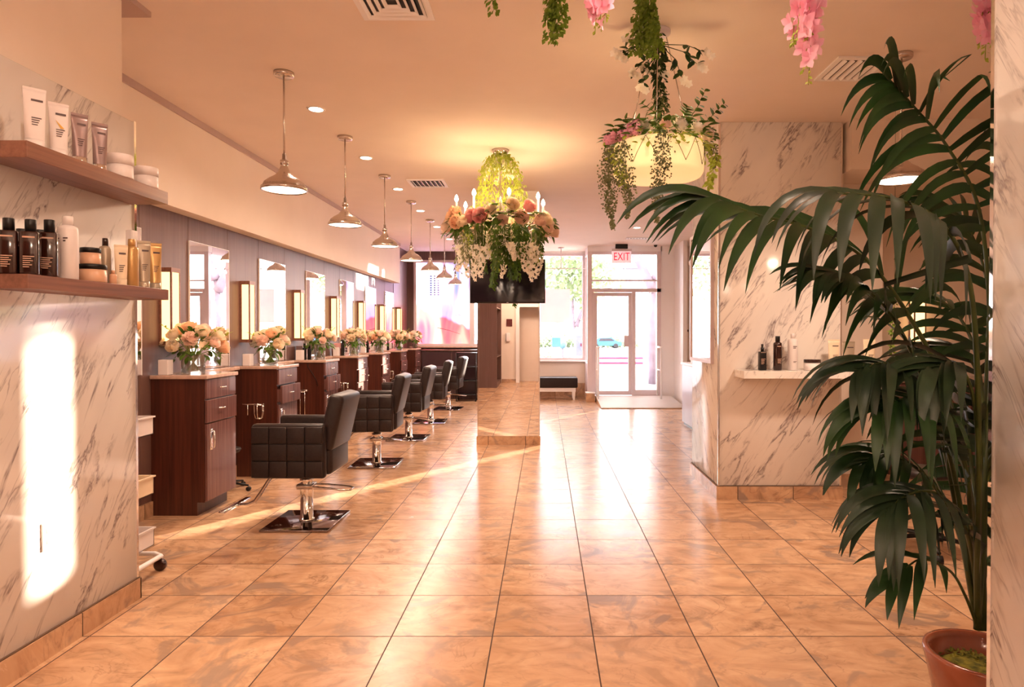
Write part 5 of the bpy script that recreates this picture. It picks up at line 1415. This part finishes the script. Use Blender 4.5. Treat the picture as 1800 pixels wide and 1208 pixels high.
box_thing('product_carton', (3.78, 6.42, 0.9305), (0.12, 0.1, 0.16), M['cabfront'], 'brown carton on the console behind the palm', 'box')

# ------------------------------------------------------------------ outside
m = MB(); m.box(-60, 60, 14.3, 26, -0.12, -0.02); struct('ground_pavement', m, m_plain('pavement', (150, 146, 148), 0.8, 5, 0.6))
m = MB(); m.box(-60, 60, 26, 120, -0.14, -0.04); struct('ground_street', m, m_plain('street', (128, 124, 130), 0.8, 5, 0.6))
kr = m_plain('kerb_red', (174, 43, 69), 0.7, 8)
for y, l in ((29.0, 'red painted kerb line across the street, nearer one'), (34.5, 'red painted kerb line across the street, farther one')):
    o = MB().box(-30, 30, y, y+0.22, -0.04, 0.06, 0.01, 1).build('kerb', kr); tag(o, l, 'kerb')
nw = MB()    # pale wall added to block the sun; its openings let narrow beams through
def wally(mb, x0, x1, y0, y1, H, holes):
    ys = y0
    for a, b, c, d in sorted(holes):
        mb.box(x0, x1, ys, a, 0, H); mb.box(x0, x1, a, b, 0, c); mb.box(x0, x1, a, b, d, H); ys = b
    mb.box(x0, x1, ys, y1, 0, H)
wally(nw, 3.30, 3.42, 13.32, 21.8, 5.0, [(14.62, 14.95, 0.45, 0.95), (15.15, 15.42, 0.5, 1.0), (16.55, 18.7, 1.62, 2.25), (19.0, 20.2, 3.42, 3.8)])
o = nw.build('sun_blocker_wall', M['wall']); o['kind'] = 'structure'
def tree(x, y, h, r, lab, forks, seed, crown=True, cz=None, n=1500, m_='leaf'):
    rr = random.Random(seed); t = thing('street_tree', (x, y, 0), 0, lab, 'tree')
    mb = MB(); bark = M['bark']
    for P in forks: mb.tube(catmull([Vector(p) for p in P], 10), r, 8, r1=r*0.35)
    mb.build('trunk', bark, t)
    if crown:
        mb = MB()
        for i in range(n):
            d = Vector((rr.gauss(0, 1), rr.gauss(0, 1), rr.gauss(0, 0.8)))*h*0.16; p = Vector((0, 0, cz or h*0.75))+d
            mb.leaf(p, Vector((rr.uniform(-1, 1), rr.uniform(-1, 1), rr.uniform(-1, 1))), Vector((0.3, 0, 1)), 0.28, 0.16, 0.4, 2)
        c = mb.build('crown', M[m_], t)
    return t
M['bark'] = m_plain('bark', (110, 95, 104), 0.8, 12, 4)
M['farleaf'] = m_leaf('street_leaf', (107, 124, 89), (150, 162, 121), 0.6, 0.4, 3)
tree(2.95, 17.6, 6, 0.14, 'forked bare tree trunk outside right of the glass door', [[(0, 0, -0.05), (-0.05, 0, 1.2), (0.0, 0, 2.4), (0.1, 0, 3.1)], [(0.0, 0, 2.5), (-0.35, 0, 3.2), (-0.8, 0, 4.0), (-1.2, 0, 5.0)], [(0.05, 0, 2.8), (0.25, 0, 3.6), (0.4, 0, 5.2)]], 1, False)
tree(1.15, 24, 5, 0.10, 'thin street tree with pale green crown in the window left of the door', [[(0, 0, -0.05), (0.0, 0, 1.0), (-0.1, 0, 1.8), (-0.15, 0, 3.4)], [(0, 0, 1.6), (0.25, 0, 2.2), (0.6, 0, 3.0)]], 2, True, 3.6, 1300, 'farleaf')
tree(2.4, 38, 8, 0.2, 'large pale green street tree seen through the door transom', [[(0, 0, -0.05), (0, 0, 3), (0.3, 0, 6)]], 3, True, 6.0, 1500, 'farleaf')
tree(-5.0, 30, 7, 0.16, 'street tree outside beyond the poster window', [[(0, 0, -0.05), (0.1, 0, 2), (0.2, 0, 5)]], 4, True, 4.6, 1300, 'farleaf')
def obox(name, x, y, s, m_, lab, cat, z=-0.02):
    o = MB().box(-s[0]/2, s[0]/2, -s[1]/2, s[1]/2, 0, s[2], 0.01, 1, smooth=False).build(name, m_); o.location = (x, y, z); return tag(o, lab, cat)
obox('news_box', 0.31, 18.0, (0.21, 0.2, 1.0), M['white'], 'narrow white street post outside the window under the blue box', 'box')
obox('blue_box', 0.31, 18.0, (0.24, 0.22, 0.26), m_plain('blue_paint', (63, 110, 159), 0.5, 5), 'pale blue box on the white street post', 'box', 0.985)
mt = thing('parking_meter', (0.50, 18.6, -0.02), 0, 'slim grey parking meter right of the blue box outside', 'parking meter')
MB().tube([(0, 0, 0), (0, 0, 1.5)], 0.03).build('post', M['bark'], mt); MB().ball((0, 0, 1.05), 0.12, 12, 8).build('head', m_plain('teal_paint', (72, 110, 121), 0.5, 5), mt)
ub = thing('utility_board', (1.06, 19.6, -0.02), 0, 'white framed grey board outside with a dark red label', 'board')
MB().box(-0.17, 0.17, -0.05, 0.05, 0.2, 1.5, 0.01, 1).build('frame', M['white'], ub); MB().box(-0.03, 0.03, -0.03, 0.03, 0, 0.2).build('foot', M['white'], ub); MB().box(-0.125, 0.125, -0.06, -0.05, 0.7, 1.32).build('panel', m_plain('slate_panel', (95, 98, 127), 0.5, 5), ub)
MB().box(0.0, 0.15, -0.07, -0.06, 0.98, 1.07).build('label_strip', m_plain('dark_red', (87, 34, 49), 0.5, 4), ub)
obox('planter', 0.0, 20.5, (0.9, 0.5, 0.45), m_plain('planter_grey', (116, 110, 127), 0.7, 5), 'grey planter box outside at the left of the window', 'planter')
pb = thing('planter_shrub', (0.0, 20.5, 0.44), 0, 'low pinkish shrub growing in the outdoor planter', 'shrub')
m = MB(); rr = random.Random(9)
for i in range(260): m.leaf(Vector((rr.uniform(-.42, .42), rr.uniform(-.2, .2), rr.uniform(0, .3))), Vector((rr.uniform(-1, 1), rr.uniform(-1, 1), rr.uniform(0, 1))), Vector((0, 0, 1)), 0.1, 0.05, 0.3, 2)
m.build('foliage', M['farleaf'], pb)
# far parked car, hedge and pale buildings
car = thing('parked_car', (5.4, 58, -0.04), 0, 'teal car parked far across the street, seen through the door', 'car')
out = [(-2.2, 0.35), (-2.2, 0.8), (-1.5, 0.95), (-0.9, 1.42), (0.8, 1.45), (1.5, 0.98), (2.15, 0.85), (2.2, 0.35)]
Mx = Matrix(((1, 0, 0, 0), (0, 0, 1, -0.85), (0, 1, 0, 0), (0, 0, 0, 1)))
MB().prism(out, 1.7, Mx).build('body', m_plain('teal_body', (43, 95, 121), 0.3, 5), car)
MB().prism([(-1.0, 0.98), (-0.75, 1.34), (0.7, 1.37), (1.2, 1.0)], 1.74, Matrix(((1, 0, 0, 0), (0, 0, 1, -0.87), (0, 1, 0, 0), (0, 0, 0, 1)))).build('windows', M['screen'], car)
for x in (-1.35, 1.35):
    for y in (-0.8, 0.8): MB().lathe([(0.2, -0.1), (0.33, -0.1), (0.33, 0.1), (0.2, 0.1)], 18, M=T(x, y, 0.33) @ RX(PI/2)).build('wheel', M['rubber'], car)
car.scale = (0.65, 0.65, 0.65)
bl = thing('pale_building', (6, 78, 0), 0, 'pale building with small windows far across the street', 'building')
MB().box(-14, 12, 0, 8, 0, 9).build('wall', m_plain('far_facade', (150, 146, 150), 0.8, 3), bl)
MB().box(-14.3, 12.3, -0.4, 8.4, 9, 9.4).build('roof_edge', m_plain('far_roof', (104, 98, 102), 0.8, 3), bl)
for i in range(8):
    for z in (1.2, 5.2): MB().box(-13+i*3.1, -11.4+i*3.1, -0.06, 0.02, z, z+1.7).build('window', m_plain('far_window', (116, 118, 139), 0.3, 3) if (i+z) < 2 else bpy.data.materials.get('far_window') or M['screen'], bl)
hd = thing('hedge', (3.6, 60, -0.04), 0, 'low green hedge in front of the far pale building', 'hedge')
m = MB(); rr = random.Random(12)
for i in range(1200): m.leaf(Vector((rr.uniform(-5, 5), rr.uniform(-.5, .5), rr.uniform(0, 1.5)*(0.6+0.4*math.sin(rr.uniform(0, 6))))), Vector((rr.uniform(-1, 1), rr.uniform(-1, 1), rr.uniform(-.3, 1))), Vector((0, 0, 1)), 0.35, 0.2, 0.3, 2)
m.build('foliage', M['farleaf'], hd)
ws = obox('white_sign', 4.0, 40, (1.2, 0.1, 0.5), m_plain('mauve_sign', (145, 118, 130), 0.5, 4), 'mauve rectangular sign across the street, seen through the door', 'sign', 1.35)
